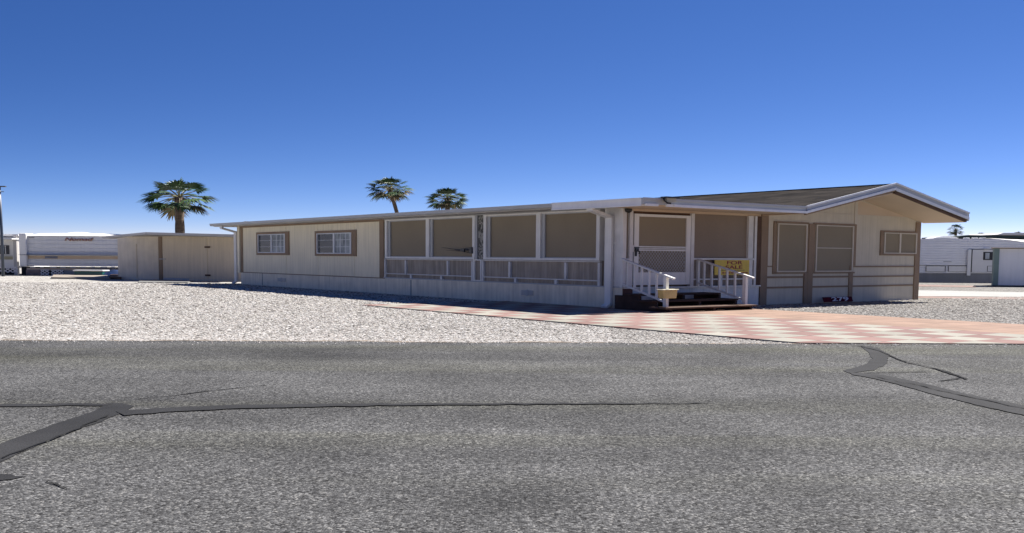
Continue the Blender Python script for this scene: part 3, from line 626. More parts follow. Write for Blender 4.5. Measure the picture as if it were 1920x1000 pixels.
# door
b = MB(); u0, u1, z0, z1 = .36, 2.68, .70, 2.765
b.box(u0, u0+.18, -.045, .03, z0, z1); b.box(u1-.18, u1, -.045, .03, z0, z1); b.box(u0+.18, u1-.18, -.045, .03, z1-.075, z1); b.box(u0+.18, u1-.18, -.04, .03, z0, 1.07)
b.box(u0+.18, u1-.18, -.045, .03, 1.80, 1.835); b.box(u0+.18, u1-.18, -.045, .03, 1.70, 1.74)
b.box(u0+.18, u1-.18, -.042, .03, 1.755, 1.78)
door = part('screen_door', b, M['white'])
b = MB(); b.box(.54, 2.5, .0, .02, 1.07, 2.69); b.build('screen', M['screen'], door)
b = MB(); zz0, zz1 = 1.075, 1.70
n = 17
for k in range(-8, n+9):
    for sgn in (1, -1):
        # diagonal wires clipped to the panel
        ua = .54 + 1.96*k/n; ub = ua + sgn*.60
        p, q = [ua, zz0], [ub, zz1]
        if sgn > 0: lo, hi = ua, ub
        else: lo, hi = ub, ua
        if hi <= .54 or lo >= 2.5: continue
        def at(t): return (ua+(ub-ua)*t, zz0+(zz1-zz0)*t)
        ts = [0, 1]
        for lim in (.54, 2.5):
            t_ = (lim-ua)/(ub-ua)
            if 0 < t_ < 1:
                mid = at((t_+1)/2)[0]
                if .54 < mid < 2.5: ts[0] = max(ts[0], t_)
                else: ts[1] = min(ts[1], t_)
        if ts[1]-ts[0] < .02: continue
        p, q = at(ts[0]), at(ts[1])
        b.bar((p[0], -.02 if sgn > 0 else -.012, p[1]), (q[0], -.02 if sgn > 0 else -.012, q[1]), .006, .017, (0, 0, 1))
b.build('grille', M['grille'], door)
b = MB(); b.box(.37, .5, -.1, -.045, 1.67, 1.77); b.tube([(.46, -.1, 1.70), (.5, -.13, 1.66), (.48, -.12, 1.60)], .022); b.box(.38, .46, -.06, -.045, 1.54, 1.67); b.box(.30, .56, -.052, -.045, 1.775, 1.81); b.build('handle', M['black'], door)
b = MB(); b.box(.19, .34, -.055, -.05, 1.66, 1.86); b.build('strike_plate', M['whitegrey'], door)
# little dome light and flood lamp
b = MB(); b.tube([(.02, -.14, 2.89), (.02, -.14, 2.86), (.02, -.14, 2.80), (.02, -.14, 2.77)], [.10, .12, .09, .03], 12); part('dome_light', b, M['black'], smooth=True)
b = MB(); b.box(-.30, .10, -1.98, -1.74, 3.11, 3.15); b.box(.12, .22, -1.96, -1.78, 3.11, 3.145); b.tube([(-.28, -1.85, 3.12), (-.31, -1.9, 3.04), (-.24, -1.95, 2.98), (-.12, -1.96, 2.97)], .022)
fl = part('flood_lamp', b, M['black']); b = MB(); b.box(-.24, .12, -1.93, -1.80, 3.01, 3.11); b.build('housing', M['beige'], fl)
# roof vent near the back
b = MB(); b.box(6.3, 7.1, 24.4, 26.2, 3.16, 3.32); b.prism([(6.25, 24.35, 3.32), (7.15, 24.35, 3.32), (7.05, 24.5, 3.37), (6.35, 24.5, 3.37)], (0, 1.9, 0)); part('roof_vent', b, M['rv_roof'])
b = MB(); b.box(-.6, -.45, 26.5, 26.75, 3.07, 3.14); part('roof_vent', b, M['gutter'])

# ------------------------------------------------------------------ porch steps
S = empty('porch_steps', LW(1.4, -1.2, 0), TH, label='dark stained wooden steps with white handrails up to the screen door', cat='steps')
def sp_(name, mb, m, parent=S, **k):
    o = mb.build(name, m, parent, **k); return o
def off(mb): mb.v = [(x-1.4, y+1.2, z) for x, y, z in mb.v]; return mb
for vf, z, ua, ub in ((-1.02, .475, -.35, 3.0), (-1.66, .32, -.45, 3.05), (-2.28, .165, -.55, 3.15)):
    b = MB(); b.box(ua, ub, vf, vf+.30, z-.045, z); b.box(ua, ub, vf+.32, vf+.66, z-.045, z); sp_('tread', off(b), M['stain'] if z > .2 else M['brown_dark'], bevel=.008)
for u in (-.33, 1.4, 2.92):
    b = MB(); b.prism([(u, 0, 0), (u, -2.2, 0), (u, -2.2, .115), (u, -1.64, .115), (u, -1.64, .27), (u, -1.0, .27), (u, -1.0, .425), (u, 0, .425)], (.1, 0, 0)); sp_('stringer', off(b), M['stain'])
def railing(u, ue):
    top0, top1 = Vector((u, -.05, 1.46)), Vector((ue, -2.25, .935))
    r = MB(); r.bar(top0, top1, .10, .045); hr = sp_('handrail', off(r), M['whitegrey'], bevel=.006)
    bot0, bot1 = Vector((u, -.1, .74)), Vector((ue, -1.9, .30))
    r = MB(); r.bar(bot0, bot1, .06, .05); off(r).build('lower_rail', M['whitegrey'], hr)
    for t in (.12, .26, .40, .54, .68):
        p = top0.lerp(top1, t); v = p.y; zb = .74+(.30-.74)*(v+.1)/(-1.8)
        r = MB(); r.box(p.x-.028, p.x+.028, v-.026, v+.026, zb, p.z-.02); off(r).build('baluster', M['whitegrey'], hr)
    r = MB(); r.box(ue-.05, ue+.05, -2.0, -1.88, .165, .985); sp_('newel_post', off(r), M['white'])
railing(-.12, -.22); railing(3.02, 3.0)
b = MB(); b.box(2.98, 3.06, -.1, -.02, .645, 1.46); sp_('newel_post', off(b), M['whitegrey'])
# ------------------------------------------------------------------ box on the newel post
X = empty('flyer_box', LW(-.36, -2.1, .41), TH, label='yellow tan flyer box fixed to the left newel post of the steps', cat='box')
b = MB(); b.prism([(-.21, -.12, 0), (.26, -.12, 0), (.30, -.12, .22), (-.26, -.12, .22)], (0, .2, 0)); b.build('box_body', M['yellowbox'], X, bevel=.008)
b = MB(); b.box(-.28, .33, -.15, .1, .222, .245); b.build('lid', M['boxlid'], X, bevel=.006)
# ------------------------------------------------------------------ for sale sign
X = empty('for_sale_sign', LW(4.52, -.09, .98), TH, label='yellow FOR SALE sign with dark red letters hung in the porch opening', cat='sign')
b = MB(); b.box(-.80, .80, 0, .015, 0, .465); b.build('board', M['signyellow'], X)
R90 = (math.pi/2, 0, 0)
text_part('lettering', 'FOR', .155, M['signred'], X, (.10, -.006, .375), R90, 2.5, bold=.002)
text_part('lettering', 'SALE', .15, M['signred'], X, (.08, -.006, .235), R90, 2.5, bold=.002)
b = MB()
x = -.55
while x < .6:
    w = random.uniform(.05, .12); b.box(x, x+w, -.005, 0, .135, .155); x += w+.03
b.build('small_print', M['signdark'], X)
b = MB(); x = -.45
while x < .65:
    w = random.uniform(.07, .12); b.box(x, x+w, -.005, 0, .045, .085); x += w+.035
b.build('small_print', M['signred'], X)
# ------------------------------------------------------------------ number plate
X = empty('number_plaque', LW(9.72, -.3, .03), TH, label='small maroon house number plaque reading 279 leaning at the gable wall', cat='house number')
b = MB(); b.prism([(-.80, -.02, .01), (.80, -.02, .01), (.80, .06, .175), (-.80, .06, .175)], (0, .03, .0)); b.build('plate', M['maroon'], X)
text_part('number', '279', .20, M['numwhite'], X, (.10, .012, .096), (math.radians(64), 0, 0), 3.2, bold=.004)

# ------------------------------------------------------------------ tan shed, left
def wp(v): return (v.x, v.y, v.z)
cx = G(299, 525); lf = G(222, 524.2); rg = G(476, 528.6)
def zt(px, py, base): # height of a pixel above the ground point directly below it
    return D(px, py, base.y).z
S2 = empty('storage_shed', cx, 0, label='tan storage shed with brown corner board beside the white trailer', cat='shed')
def rel(p, o): return (p[0]-o[0], p[1]-o[1], p[2])
hc, hl, hr = zt(299, 439.5, cx), zt(222, 446.8, lf), zt(476, 441.5, rg)
back = Vector((-1.5, 7, 0))
def wallprism(p, q, zp, zq, t=.15, z0=0, zero=S2):
    p, q = Vector(p), Vector(q); d = (q-p).normalized(); n = Vector((-d.y, d.x, 0))
    if n.y < 0: n = -n
    o = zero.location
    pts = [Vector((p.x, p.y, z0)), Vector((q.x, q.y, z0)), Vector((q.x, q.y, zq)), Vector((p.x, p.y, zp))]
    b = MB(); b.prism([(a.x-o.x, a.y-o.y, a.z) for a in pts], n*t); return b, d, n
b, dF, nF = wallprism(cx, rg, hc, hr); b.build('front_wall', M['shed'], S2)
b, dS, nS = wallprism(lf, cx, hl, hc); b.build('side_wall', M['shed_side'], S2)
b, _, _ = wallprism(lf, lf+back, hl, hl*.97, .1); b.build('side_wall', M['shed'], S2)
b, _, _ = wallprism(rg, rg+back, hr, hr*.97, .1); b.build('side_wall', M['shed'], S2)
def onwall(p, d, s, z, n, o=-.02): q = p+d*s+n*o; return Vector((q.x-S2.location.x, q.y-S2.location.y, z))
def wbox(p, d, n, s0, s1, z0, z1, o0, o1):
    b = MB(); pts = [onwall(p, d, s, z, n, o0) for s, z in ((s0, z0), (s1, z0), (s1, z1), (s0, z1))]; b.prism(pts, n*(o1-o0)); return b
Lf = (rg-cx).length
def sx(px):  # distance along the front wall of an image column (at mid height)
    best = min(range(0, 400), key=lambda i: abs(colpx(cx + (rg-cx)*(i/400))-px)); return Lf*best/400
def colpx(p):
    w = Vector((p.x, p.y, 1.3))-Vector((0, 0, CH)); return 960+F*w.dot(rt)/w.dot(fw)
wbox(cx, dF, nF, 0.0, sx(305), 0, hc-.14, -.04, 0).build('corner_board', M['brown'], S2)
wbox(cx, dF, nF, 0, Lf, hc-.14, hc-.02, -.05, 0).build('fascia', M['shed'], S2)
dr = wbox(cx, dF, nF, sx(306), sx(389), .14, hc-.24, -.03, 0).build('shed_door', M['shed'], S2)
for z in (zt(390, 464, cx), zt(388, 515.5, cx)):
    wbox(cx, dF, nF, sx(385), sx(395), z-.05, z+.05, -.06, -.031).build('hinge', M['brown_dark'], dr)
wbox(cx, dF, nF, sx(300), sx(311), 1.20, 1.25, -.08, -.03).build('latch', M['gutter'], dr)
wbox(cx, dF, nF, sx(306), sx(354), .0, .13, -.02, 0).build('base_board', M['gutter'], S2)
wbox(lf, dS, nS, (cx-lf).length*.44, (cx-lf).length*.47, .1, 2.1, -.03, 0).build('seam', M['shed'], S2)
# roof slab
f0 = D(273, 435.5, cx.y-2.4); f1 = D(478, 440.8, rg.y-1.2); b0 = D(192, 443.4, lf.y+3.0); b1 = f1+Vector((-1.5, 9, -.1))
o = S2.location
b = MB(); b.prism([(p.x-o.x, p.y-o.y, p.z) for p in (f0, f1, b1, b0)], (0, 0, -.13)); b.build('roof', M['shedroof'], S2)
# ramp and slabs by the shed
def slab(name, pix, h, m, label, cat):
    P = [G(a, c) for a, c in pix]; o = P[0]; b = MB(); b.prism([(p.x-o.x, p.y-o.y, 0) for p in P], (0, 0, h)); ob = b.build(name, m, bevel=.02); ob.location = o
    return tag(ob, label, cat)
slab('concrete_step', [(258, 531), (352, 531), (362, 528.5), (300, 526), (262, 527)], .05, M['slabgrey'], 'low grey concrete step at the tan shed door', 'step')
slab('concrete_curb', [(96, 523), (207, 524.5), (201, 518.6), (100, 518.0)], .10, M['slab'], 'long low cream concrete curb left of the tan shed', 'curb')

# ------------------------------------------------------------------ left trailer
def front_box(mb, px0, px1, py0, py1, Y, t=.1, org=None):
    """a box facing the road whose face spans these image columns/rows at depth Y"""
    p = D(px0, py0, Y); q = D(px1, py1, Y); ox, oy = (org.x, org.y) if org else (0, 0)
    z0, z1 = min(p.z, q.z), max(p.z, q.z)
    mb.box(p.x-ox, q.x-ox, Y-oy, Y+t-oy, max(z0, 0), z1); return mb
YT = 70.0
T1 = empty('travel_trailer', Vector((D(130, 500, YT).x, YT, 0)), 0, label='long ribbed white travel trailer with tan stripe left of the shed', cat='trailer'); OT = T1.location
front_box(MB(), 50, 245, 442, 500, YT, 6, OT).build('body', M['rv'], T1)
b = MB(); front_box(b, 34, 50.5, 437.5, 500, YT-.25, 1.2, OT); b.build('end_cap', M['rv_plain'], T1, bevel=.08)
# curved roof
b = MB(); zr0 = D(50, 442, YT).z; xs0, xs1 = D(46, 442, YT).x-OT.x, D(246, 442, YT).x-OT.x
prof = []
for i in range(13):
    t = i/12; x = xs0+(xs1-xs0)*t; prof.append((x, -.05, zr0+.02+.13*math.sin(math.pi*min(1, .25+t*.75))+(.08 if .25 < t < .45 else 0)))
for i in range(12):
    (xa, _, za), (xb, _, zb) = prof[i], prof[i+1]; ha, hb = (za-zr0)*.9+.10, (zb-zr0)*.9+.10
    b.face([(xa, -.06, zr0), (xb, -.06, zr0), (xb, 2.4, zr0+hb), (xa, 2.4, zr0+ha)]); b.face([(xa, 2.4, zr0+ha), (xb, 2.4, zr0+hb), (xb, 6, zr0), (xa, 6, zr0)])
b.face([(xs0, -.06, zr0), (xs0, 2.4, zr0+.16), (xs0, 6, zr0)]); b.build('roof', M['rv_roof'], T1)
b = MB(); front_box(b, 50, 245, 441.6, 443, YT-.03, .02, OT); front_box(b, 34, 245, 477.6, 479.6, YT-.30, .28, OT); b.build('trim_strip', M['rv_line'], T1)
front_box(MB(), 50, 245, 479.7, 486.8, YT-.02, .01, OT).build('stripe', M['rv_tan'], T1)
front_box(MB(), 84, 108, 480.5, 485, YT-.04, .015, OT).build('badge', mat('blue grey decal', (.14, .15, .2), .5), T1)
front_box(MB(), 120, 222, 476.4, 477.4, YT-.33, .02, OT).build('awning_rail', M['rv_roof'], T1)
p = D(146, 449, YT)
text_part('lettering', 'Nomad', .30, M['lettering2'], T1, (p.x-OT.x+.05, -.05, p.z-.03), R90, 2.05, shear=.35)
text_part('lettering', 'Nomad', .30, M['lettering'], T1, (p.x-OT.x, -.065, p.z), R90, 2.05, shear=.35)
front_box(MB(), 54, 64, 445, 446.3, YT-.03, .02, OT).build('marker_lamp', M['rv_grey'], T1)
b = MB(); front_box(b, 40, 245, 500.2, 518.0, YT+.6, .1, OT); b.build('shade_sheet', M['under'], T1)  # upright black sheet, paints the shade under the trailer behind the lattice
for i in range(9):
    a = 56+i*19; front_box(MB(), a, a+random.uniform(6, 12), 500.4, 502, YT-.1, .1, OT).build('skirt_clip', M['lattice'], T1)
b = MB(); front_box(b, 50, 230, 502.5, 508, YT-.15, .08, OT); b.build('skirt_band', M['rv_tan'], T1)
def lattice(px0, px1, py0, py1, Y, label):
    p0, p1 = D(px0, py1, Y), D(px1, py0, Y); w, h = p1.x-p0.x, p1.z-max(p0.z, 0)
    X = empty('lattice_panel', (p0.x, Y, max(p0.z, 0)), 0, label=label, cat='lattice', group='lattice panels under the left trailers')
    b = MB(); n = max(2, round(w/.33))
    for k in range(-3, n+3):
        for s in (1, -1):
            u0 = w*k/n; dx = s*h*1.55
            t0, t1 = 0., 1.
            for lim, in ((0,), (w,)):
                t = (lim-u0)/dx
                if 0 < t < 1:
                    m_ = u0+dx*(t+1)/2
                    if 0 < m_ < w: t0 = max(t0, t)
                    else: t1 = min(t1, t)
            m_ = u0+dx*(t0+t1)/2
            if not 0 < m_ < w or t1-t0 < .05: continue
            b.bar((u0+dx*t0, -.012*s, h*t0), (u0+dx*t1, -.012*s, h*t1), .02, .055)
    b.box(0, w, -.03, .03, h, h+.04); b.build('slats', M['lattice'], X)
lattice(96, 119, 507.5, 517, YT-.4, 'white diamond lattice panel left of the teal storage bin')
lattice(76, 92, 507, 517, YT-.4, 'narrow white lattice panel between two dark gaps under the trailer')
lattice(-4, 33, 501.5, 511, YT-.4, 'wide white lattice panel behind the dark pole foot')
X = tag(front_box(MB(), 48, 76, 506, 518, YT-.3, .3).build('timber_pile', mat('weathered pinkish boards', (.23, .17, .15), .9, .35, 2.5, fine=.2), bevel=.05), 'low weathered pinkish board pile under the ribbed trailer', 'timber')
X = tag(front_box(MB(), 119, 140, 507.5, 518, YT-.35, .3).build('grey_crate', M['rv_grey'], bevel=.05), 'grey crate standing between lattice and teal bin', 'crate')
# storage bin and tarp bundle
p = D(139, 517, YT-2); q = D(192, 508.5, YT-2)
X = empty('storage_bin', ((p.x+q.x)/2, YT-2, 0), 0, label='low teal storage bin with white lid left of the blue tarp', cat='bin'); w = (q.x-p.x)/2
b = MB(); b.box(-w, w, 0, 1, 0, q.z-.03); b.build('bin_body', M['teal'], X, bevel=.04)
b = MB(); b.box(-w-.06, w+.06, -.08, 1.08, q.z-.02, q.z+.06); b.build('lid', M['rv_roof'], X, bevel=.02)
p = D(191, 517, YT-2); q = D(228, 507, YT-2)
b = MB(); nx, ny = 14, 6; hh = q.z+.02
for i in range(nx+1):
    for j in range(ny+1):
        s, t = i/nx, j/ny; z = hh*(math.sin(math.pi*min(max(s, .02), .98))**.4)*(.35+.65*math.sin(math.pi*(.15+t*.8)))*random.uniform(.85, 1.05)
        if j in (0, ny) or i in (0, nx): z = 0
        b.v.append((p.x+(q.x-p.x)*s, YT-2.2+2*t, z))
for i in range(nx):
    for j in range(ny):
        a = i*(ny+1)+j; b.f.append((a, a+ny+1, a+ny+2, a+1)); b.mi.append(0)
tag(b.build('tarp_bundle', M['tarp'], smooth=True), 'bundle under a dark blue tarpaulin beside the tan shed', 'tarp')
tag(slab('paving_block', [(204, 524.2), (228, 524.6), (228, 519), (207, 519)], .16, M['brown_dark'], 'dark block at the shed corner beside the curb', 'block'))
# second trailer at the frame edge
T2 = empty('camper_trailer', Vector((D(0, 500, 72).x, 72, 0)), 0, label='pale camper trailer with dark window cut by the left picture edge', cat='trailer'); O2 = T2.location
front_box(MB(), -90, 33, 443, 503, 72, 5, O2).build('body', M['rv_plain'], T2)
b = MB(); front_box(b, -90, 34, 438.5, 443, 71.7, 5.6, O2); b.build('roof', M['rv_roof'], T2)
front_box(MB(), -90, 22, 446, 449, 70.8, 1.2, O2).build('awning', M['rv_roof'], T2)
front_box(MB(), 24, 33, 441, 518, 71.6, .3, O2).build('post', M['shedroof'], T2)
w = front_box(MB(), -22, 17, 460, 477, 71.93, .06, O2).build('window', M['rv_line'], T2)
b = MB(); front_box(b, -20, 8, 461.5, 475.5, 71.88, .04, O2); b.build('pane', M['glass_dark'], w); front_box(MB(), 9, 11, 461, 476, 71.86, .05, O2).build('frame', M['rv_plain'], w)
front_box(MB(), -90, 24, 478, 479.2, 71.95, .03, O2).build('trim_strip', M['rv_line'], T2)
front_box(MB(), -90, 24, 480, 487, 71.97, .02, O2).build('stripe', mat('olive tan stripe', (.34, .31, .2), .6), T2)
front_box(MB(), -90, 33, 500, 518, 72.3, .1, O2).build('shade_sheet', M['under'], T2)  # same painted shade sheet below the camper
# pole
pp = G(6, 518.5); zt_ = D(5, 351, pp.y).z
X = empty('light_pole', (pp.x, pp.y, 0), 0, label='slim dark steel pole at the far left with small lamp on top', cat='pole')
b = MB(); b.tube([(0, 0, 0), (0, 0, zt_*.5), (-.05, 0, zt_)], [.10, .095, .085], 12); b.build('shaft', M['pole'], X, smooth=True)
b = MB(); b.box(-.32, .38, -.1, .1, zt_, zt_+.07); b.box(-.12, .25, -.05, .05, zt_-.32, zt_-.28); b.build('lamp_head', M['rv_line'], X, bevel=.02)

# ------------------------------------------------------------------ right side
YR = 68.5
T3 = empty('white_travel_trailer', Vector((D(1790, 500, YR).x, YR, 0)), 0, label='ribbed white trailer with storage hatches and door behind the house right end', cat='trailer'); O3 = T3.location
b = MB(); pts = [D(a, c, YR) for a, c in ((1640, 512), (1990, 513.5), (1990, 458.5), (1920, 454.6), (1895, 451.0), (1858, 447.6), (1820, 447.6), (1640, 448.4))]
b.prism([(p.x-O3.x, 0, p.z) for p in pts], (0, 6, 0)); b.build('body', M['rv_rblue'], T3)
b = MB(); pts = [D(a, c, YR) for a, c in ((1856, 447.2), (1895, 450.4), (1920, 453.9), (1990, 458.0), (1990, 448.5), (1900, 446.5))]
n_ = len(pts); lo_ = [(p.x-O3.x, -.02, p.z) for p in pts[:4]]; hi_ = [(q.x-O3.x, 3.0, q.z+.12) for q in (D(1858, 448.2, YR), D(1900, 449.0, YR), D(1930, 450.8, YR), D(1990, 453, YR))]
for i in range(3): b.face([lo_[i], lo_[i+1], hi_[i+1], hi_[i]])
b.build('front_cap', M['rv_roof'], T3)
b = MB(); front_box(b, 1640, 1990, 511.5, 532, YR+.05, .3, O3); b.build('skirt_panel', M['rv_grey'], T3)
b = MB(); front_box(b, 1640, 1816, 496.5, 498.5, YR-.03, .03, O3); front_box(b, 1821, 1862, 498, 502.5, YR-.03, .03, O3); b.build('trim_strip', M['rv_line'], T3)
for a, c in ((1736, 1773), (1778, 1815), (1851, 1866)):
    ht = front_box(MB(), a, c, 499, 509.5, YR-.04, .04, O3).build('storage_hatch', M['rv_plain'], T3)
    b = MB()
    for (x0, x1, y0, y1) in ((a, c, 498.8, 499.5), (a, c, 509, 509.7), (a, a+.8, 499.5, 509), (c-.8, c, 499.5, 509)): front_box(b, x0, x1, y0, y1, YR-.06, .02, O3)
    b.build('hatch_seal', M['rv_line'], ht)
d3 = front_box(MB(), 1822, 1866, 468.5, 511, YR-.05, .05, O3).build('door', M['rv_plain'], T3)
b = MB(); front_box(b, 1820, 1822, 468, 511, YR-.07, .03, O3); front_box(b, 1820, 1866, 467.5, 468.7, YR-.07, .03, O3); b.build('door_frame', M['rv_line'], d3)
w3 = front_box(MB(), 1844, 1866, 472.5, 488, YR-.08, .03, O3).build('window', M['black'], T3, bevel=.05)
b = MB(); front_box(b, 1848, 1855, 474.5, 486, YR-.1, .02, O3); b.build('pane', M['curtain'], w3)
b = MB(); front_box(b, 1815.5, 1819.5, 468, 517, YR-.2, .1, O3); front_box(b, 1846, 1856, 466.5, 468, YR-.2, .15, O3); b.build('awning_arm', M['rv_plain'], T3)
front_box(MB(), 1769, 1784, 490.5, 491.4, YR-.02, .02, O3).build('lettering', M['rv_grey'], T3)
b = MB(); n = 12; pz = [D(1750+i*(48/n), 447.5-4.6*math.sin(math.pi*i/n)**.6, YR+2) for i in range(n+1)]
b.prism([(p.x-O3.x, 2, p.z) for p in pz], (0, 1.5, 0)); b.build('air_conditioner', M['rv_roof'], T3)
b = MB()
for a in (1812, 1828, 1842): front_box(b, a, a+6, 445.6, 447.8, YR+1, .5, O3)
b.build('roof_cap', M['rv_roof'], T3)
# white shed with green corner
g0_ = G(1865, 537.5); Y4 = g0_.y
S4 = empty('white_shed', (g0_.x, Y4, 0), 0, label='plain white shed with sage green corner trim at the right picture edge', cat='shed'); O4 = S4.location
b = MB(); p0, p1 = D(1870, 537, Y4), D(2010, 537, Y4-.6); z4 = D(1870, 466.5, Y4).z
b.prism([(p0.x-O4.x, 0, .08), (p1.x-O4.x, -.6, .08), (p1.x-O4.x, -.6, z4), (p0.x-O4.x, 0, z4)], (1.6, 3.5, 0)); b.build('wall', M['shed_white'], S4)
b = MB(); p0 = D(1859.5, 537, Y4+.05); p1 = D(1870.5, 537, Y4-.05); b.box(p0.x-O4.x, p1.x-O4.x, -.08, .12, .02, z4+.02); b.build('corner_trim', M['green_post'], S4)
b = MB(); b.box(-.4, 5, -.6, .0, 0.0, .075); b.build('base', M['black'], S4)
b = MB(); p0 = D(1856, 466, Y4); b.prism([(p0.x-O4.x, -.15, z4+.022), (5, -.75, z4+.022), (6.6, 3, z4+.022), (p0.x-O4.x+1.7, 3.4, z4+.022)], (0, 0, .04)); b.build('roof_edge', M['rv_tan'], S4)
# far green roofed building and far white roof
YB = 100
B1 = empty('green_roofed_house', Vector((D(1860, 480, YB).x, YB, 0)), 0, label='far house with low dark green roof above the white trailer', cat='house'); O5 = B1.location
b = MB(); pts = [D(a, c, YB) for a, c in ((1789, 443.5), (1808, 441.3), (1990, 444.5), (1990, 449.6), (1860, 446.6), (1791, 446.6))]
b.prism([(p.x-O5.x, -1, p.z) for p in pts], (0, 9, 0)); b.build('roof', M['green_roof'], B1)
front_box(MB(), 1800, 1985, 449, 515, YB, 7, O5).build('wall', M['cream'], B1)
YB2 = 125
B2 = empty('white_roofed_house', Vector((D(1900, 480, YB2).x, YB2, 0)), 0, label='far house with pale flat roof behind the green roofed one', cat='house'); O6 = B2.location
b = MB(); pts = [D(a, c, YB2) for a, c in ((1864, 440.2), (1874, 437.2), (1990, 437.0), (1990, 441.6), (1866, 441.0))]
b.prism([(p.x-O6.x, -1, p.z) for p in pts], (0, 9, 0)); b.build('roof', M['rv_roof'], B2)
front_box(MB(), 1868, 1985, 441.8, 515, YB2, 7, O6).build('wall', M['rv_plain'], B2)
front_box(MB(), 1866, 1985, 441.2, 442.2, YB2-1.05, .04, O6).build('fascia', M['rv_line'], B2)

# ------------------------------------------------------------------ palms
def palm(px, crown_py, halfw_px, Y, label, seed, trunk_r, lean=0, nf=46, squash=.56, nl=20, elmin=-54):
    rnd = random.Random(seed); c = D(px, crown_py, Y); m_px = Y/F
    R = halfw_px*m_px; base = Vector((c.x+lean, Y, 0)); top = c
    X = empty('palm_tree', base, 0, label=label, cat='palm tree', group='fan palms beyond the homes')
    tp = []; rr = []
    for k in range(15):
        t = k/14; tp.append((top.x*t**1.3+base.x*(1-t**1.3)-base.x, rnd.uniform(-.02, .02), t*c.z)); rr.append(trunk_r*(1.25-.25*t)*rnd.uniform(.94, 1.06))
    b = MB(); b.tube(tp, rr, 10); b.build('trunk', M['trunk'], X, smooth=True)
    cl = Vector((top.x-base.x, 0, c.z))
    g = MB(); st = MB()
    for k in range(nf):
        az = k*2.39996+rnd.uniform(-.3, .3); s = (k+.5)/nf
        el = math.radians(84-(84-elmin)*s**.9) + rnd.uniform(-.12, .12)
        kind = 0 if s < .62 else (1 if s < .92 else 2)
        if rnd.random() < .10: kind = min(2, kind+1)
        d = Vector((math.cos(az)*math.cos(el), math.sin(az)*math.cos(el), math.sin(el)))
        Lp = R*rnd.uniform(.46, .64); 
        sag = Vector((0, 0, -1))*R*.07*(1-abs(math.sin(el)))
        pe = d*Lp + sag; pm = d*Lp*.5+Vector((0, 0, R*.03))
        def T(q): return Vector((q.x, q.y, q.z*squash))+cl
        st.tube([T(Vector((0, 0, 0))), T(pm), T(pe)], [R*.012, R*.010, R*.008], 4)
        side = d.cross(Vector((0, 0, 1))); side = side.normalized() if side.length > .05 else Vector((1, 0, 0))
        roll = rnd.uniform(-.5, .5); nrm = side.cross(d); side = (side*math.cos(roll)+nrm*math.sin(roll)).normalized(); nrm = side.cross(d).normalized()
        Lf_ = R*rnd.uniform(.40, .50)
        for j in range(nl):
            a = math.radians(-95+190*j/(nl-1))+rnd.uniform(-.05, .05)
            dd = d*math.cos(a)+side*math.sin(a); ll = Lf_*(.62+.38*math.cos(a*.6))*rnd.uniform(.88, 1.06)
            droop = Vector((0, 0, -1))*ll*(.16+.3*(s)+rnd.uniform(0, .12))
            w = ll*.062; cs = nrm.cross(dd).normalized()*w; lift = nrm*ll*.04*(1 if j % 2 else -1)
            p0 = pe; p1 = pe+dd*ll*.55+lift+droop*.2; p2 = pe+dd*ll*(.97)+droop
            g.cur = kind if rnd.random() > .12 else (1 if kind == 0 else 0)
            g.face([T(p0-cs*.35), T(p0+cs*.35), T(p1+cs), T(p1-cs)]); g.face([T(p1-cs), T(p1+cs), T(p2)])
    g.build('crown', [M['leaf'], M['leaf2'], M['leafdry']], X, recalc=False); st.build('leaf_stalks', M['stem'], X)
    b = MB(); b.tube([(cl.x, 0, cl.z-R*.2), (cl.x, 0, cl.z-R*.07), (cl.x, 0, cl.z+R*.02)], [trunk_r*1.03, trunk_r*1.25, trunk_r*.5], 10); b.build('boot', M['trunk'], X)
    return X
palm(336, 370, 80, 75, 'tallest looking near palm with thick brown trunk above the tan shed', 3, .30, squash=.49, nf=28, nl=24)
palm(731, 355, 51, 100, 'palm with thin leaning trunk above the rear roof, higher of the pair', 5, .19, lean=1.9, squash=.50, nf=34, nl=22)
palm(839, 373, 46, 104, 'palm with hidden trunk and round crown just above the roofline', 21, .26, squash=.52, nf=38, nl=22)
palm(1792, 431, 18, 210, 'tiny far palm on short trunk over the green roof', 11, .25, lean=.3, squash=.7, nf=34, nl=12)
palm(1839, 441, 12, 300, 'tip of a distant palm crown peeking over the green roof', 13, .25, squash=.5, nf=26, nl=10)
palm(1908, 439, 11, 320, 'tip of a distant palm crown at the far right above the pale roof', 15, .25, squash=.5, nf=26, nl=10)

# ------------------------------------------------------------------ light, sky, camera
SKYT = (1, 1, 1, 1); SKYG = (1.75, 1.4, 1.2); SKYK = (12.7, 8.1, 9.0)
EL = math.radians(48.6); dv = math.radians(2.5)
sdir = (dR*math.cos(dv)+dL*math.sin(dv)); S_ = Vector((sdir.x*math.cos(EL), sdir.y*math.cos(EL), math.sin(EL)))
sun = bpy.data.lights.new('sun', 'SUN'); sun.energy = 5.0; sun.angle = math.radians(.53); sun.color = (1, .955, .895)
so = bpy.data.objects.new('sun', sun); C.objects.link(so); so.rotation_euler = S_.to_track_quat('Z', 'Y').to_euler()
w = bpy.data.worlds.new('World'); sc.world = w; w.use_nodes = True; N = w.node_tree.nodes
sky = N.new('ShaderNodeTexSky'); sky.sky_type = 'NISHITA'; sky.sun_disc = False; sky.sun_elevation = EL; sky.sun_rotation = math.atan2(sdir.x, sdir.y)
sky.altitude = 100; sky.air_density = 1.0; sky.dust_density = 0; sky.ozone_density = 3.0
WL = w.node_tree.links; tcw = N.new('ShaderNodeTexCoord'); mpw = N.new('ShaderNodeMapping'); mpw.inputs['Scale'].default_value = (1, 1, 3.2)
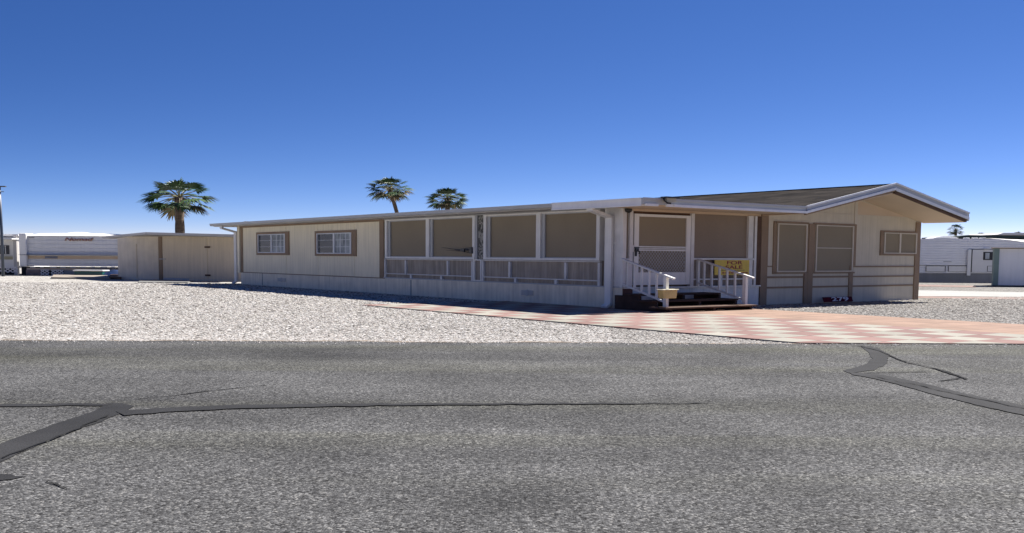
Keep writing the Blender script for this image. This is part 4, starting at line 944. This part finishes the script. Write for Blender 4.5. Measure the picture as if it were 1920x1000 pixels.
nw = N.new('ShaderNodeVectorMath'); nw.operation = 'NORMALIZE'; adw = N.new('ShaderNodeVectorMath'); adw.operation = 'ADD'; adw.inputs[1].default_value = (0, 0, .01)
WL.new(tcw.outputs['Generated'], mpw.inputs['Vector']); WL.new(mpw.outputs[0], adw.inputs[0]); WL.new(adw.outputs[0], nw.inputs[0]); WL.new(nw.outputs[0], sky.inputs['Vector'])
tint = N.new('ShaderNodeMix'); tint.data_type = 'RGBA'; tint.blend_type = 'MULTIPLY'; tint.inputs[0].default_value = 1; tint.inputs[7].default_value = SKYT
pre = N.new('ShaderNodeVectorMath'); pre.operation = 'SCALE'; pre.inputs['Scale'].default_value = .12; WL.new(sky.outputs[0], pre.inputs[0])
sepw = N.new('ShaderNodeSeparateXYZ'); WL.new(pre.outputs[0], sepw.inputs[0]); cmw = N.new('ShaderNodeCombineXYZ')
for i_, (g_, k_) in enumerate(zip(SKYG, SKYK)):
    pw = N.new('ShaderNodeMath'); pw.operation = 'POWER'; WL.new(sepw.outputs[i_], pw.inputs[0]); pw.inputs[1].default_value = g_
    ml = N.new('ShaderNodeMath'); ml.operation = 'MULTIPLY'; WL.new(pw.outputs[0], ml.inputs[0]); ml.inputs[1].default_value = k_; WL.new(ml.outputs[0], cmw.inputs[i_])
WL.new(cmw.outputs[0], tint.inputs[6])
bg = N['Background']; WL.new(tint.outputs[2], bg.inputs[0]); bg.inputs[1].default_value = .054
cam = bpy.data.cameras.new('camera'); co = bpy.data.objects.new('camera', cam); C.objects.link(co); sc.camera = co
cam.sensor_width = 36; cam.lens = 36*F/1920; cam.shift_y = (YP-500)/1920; cam.clip_end = 6000; cam.clip_start = .05
Mx = Matrix((( rt.x, up.x, -fw.x, 0), (rt.y, up.y, -fw.y, 0), (rt.z, up.z, -fw.z, CH), (0, 0, 0, 1))); co.matrix_world = Mx
sc.view_settings.view_transform = 'Standard'; sc.view_settings.look = 'None'; sc.view_settings.exposure = 1.25; sc.view_settings.gamma = 1
sc.cycles.max_bounces = 6; sc.cycles.use_denoising = True
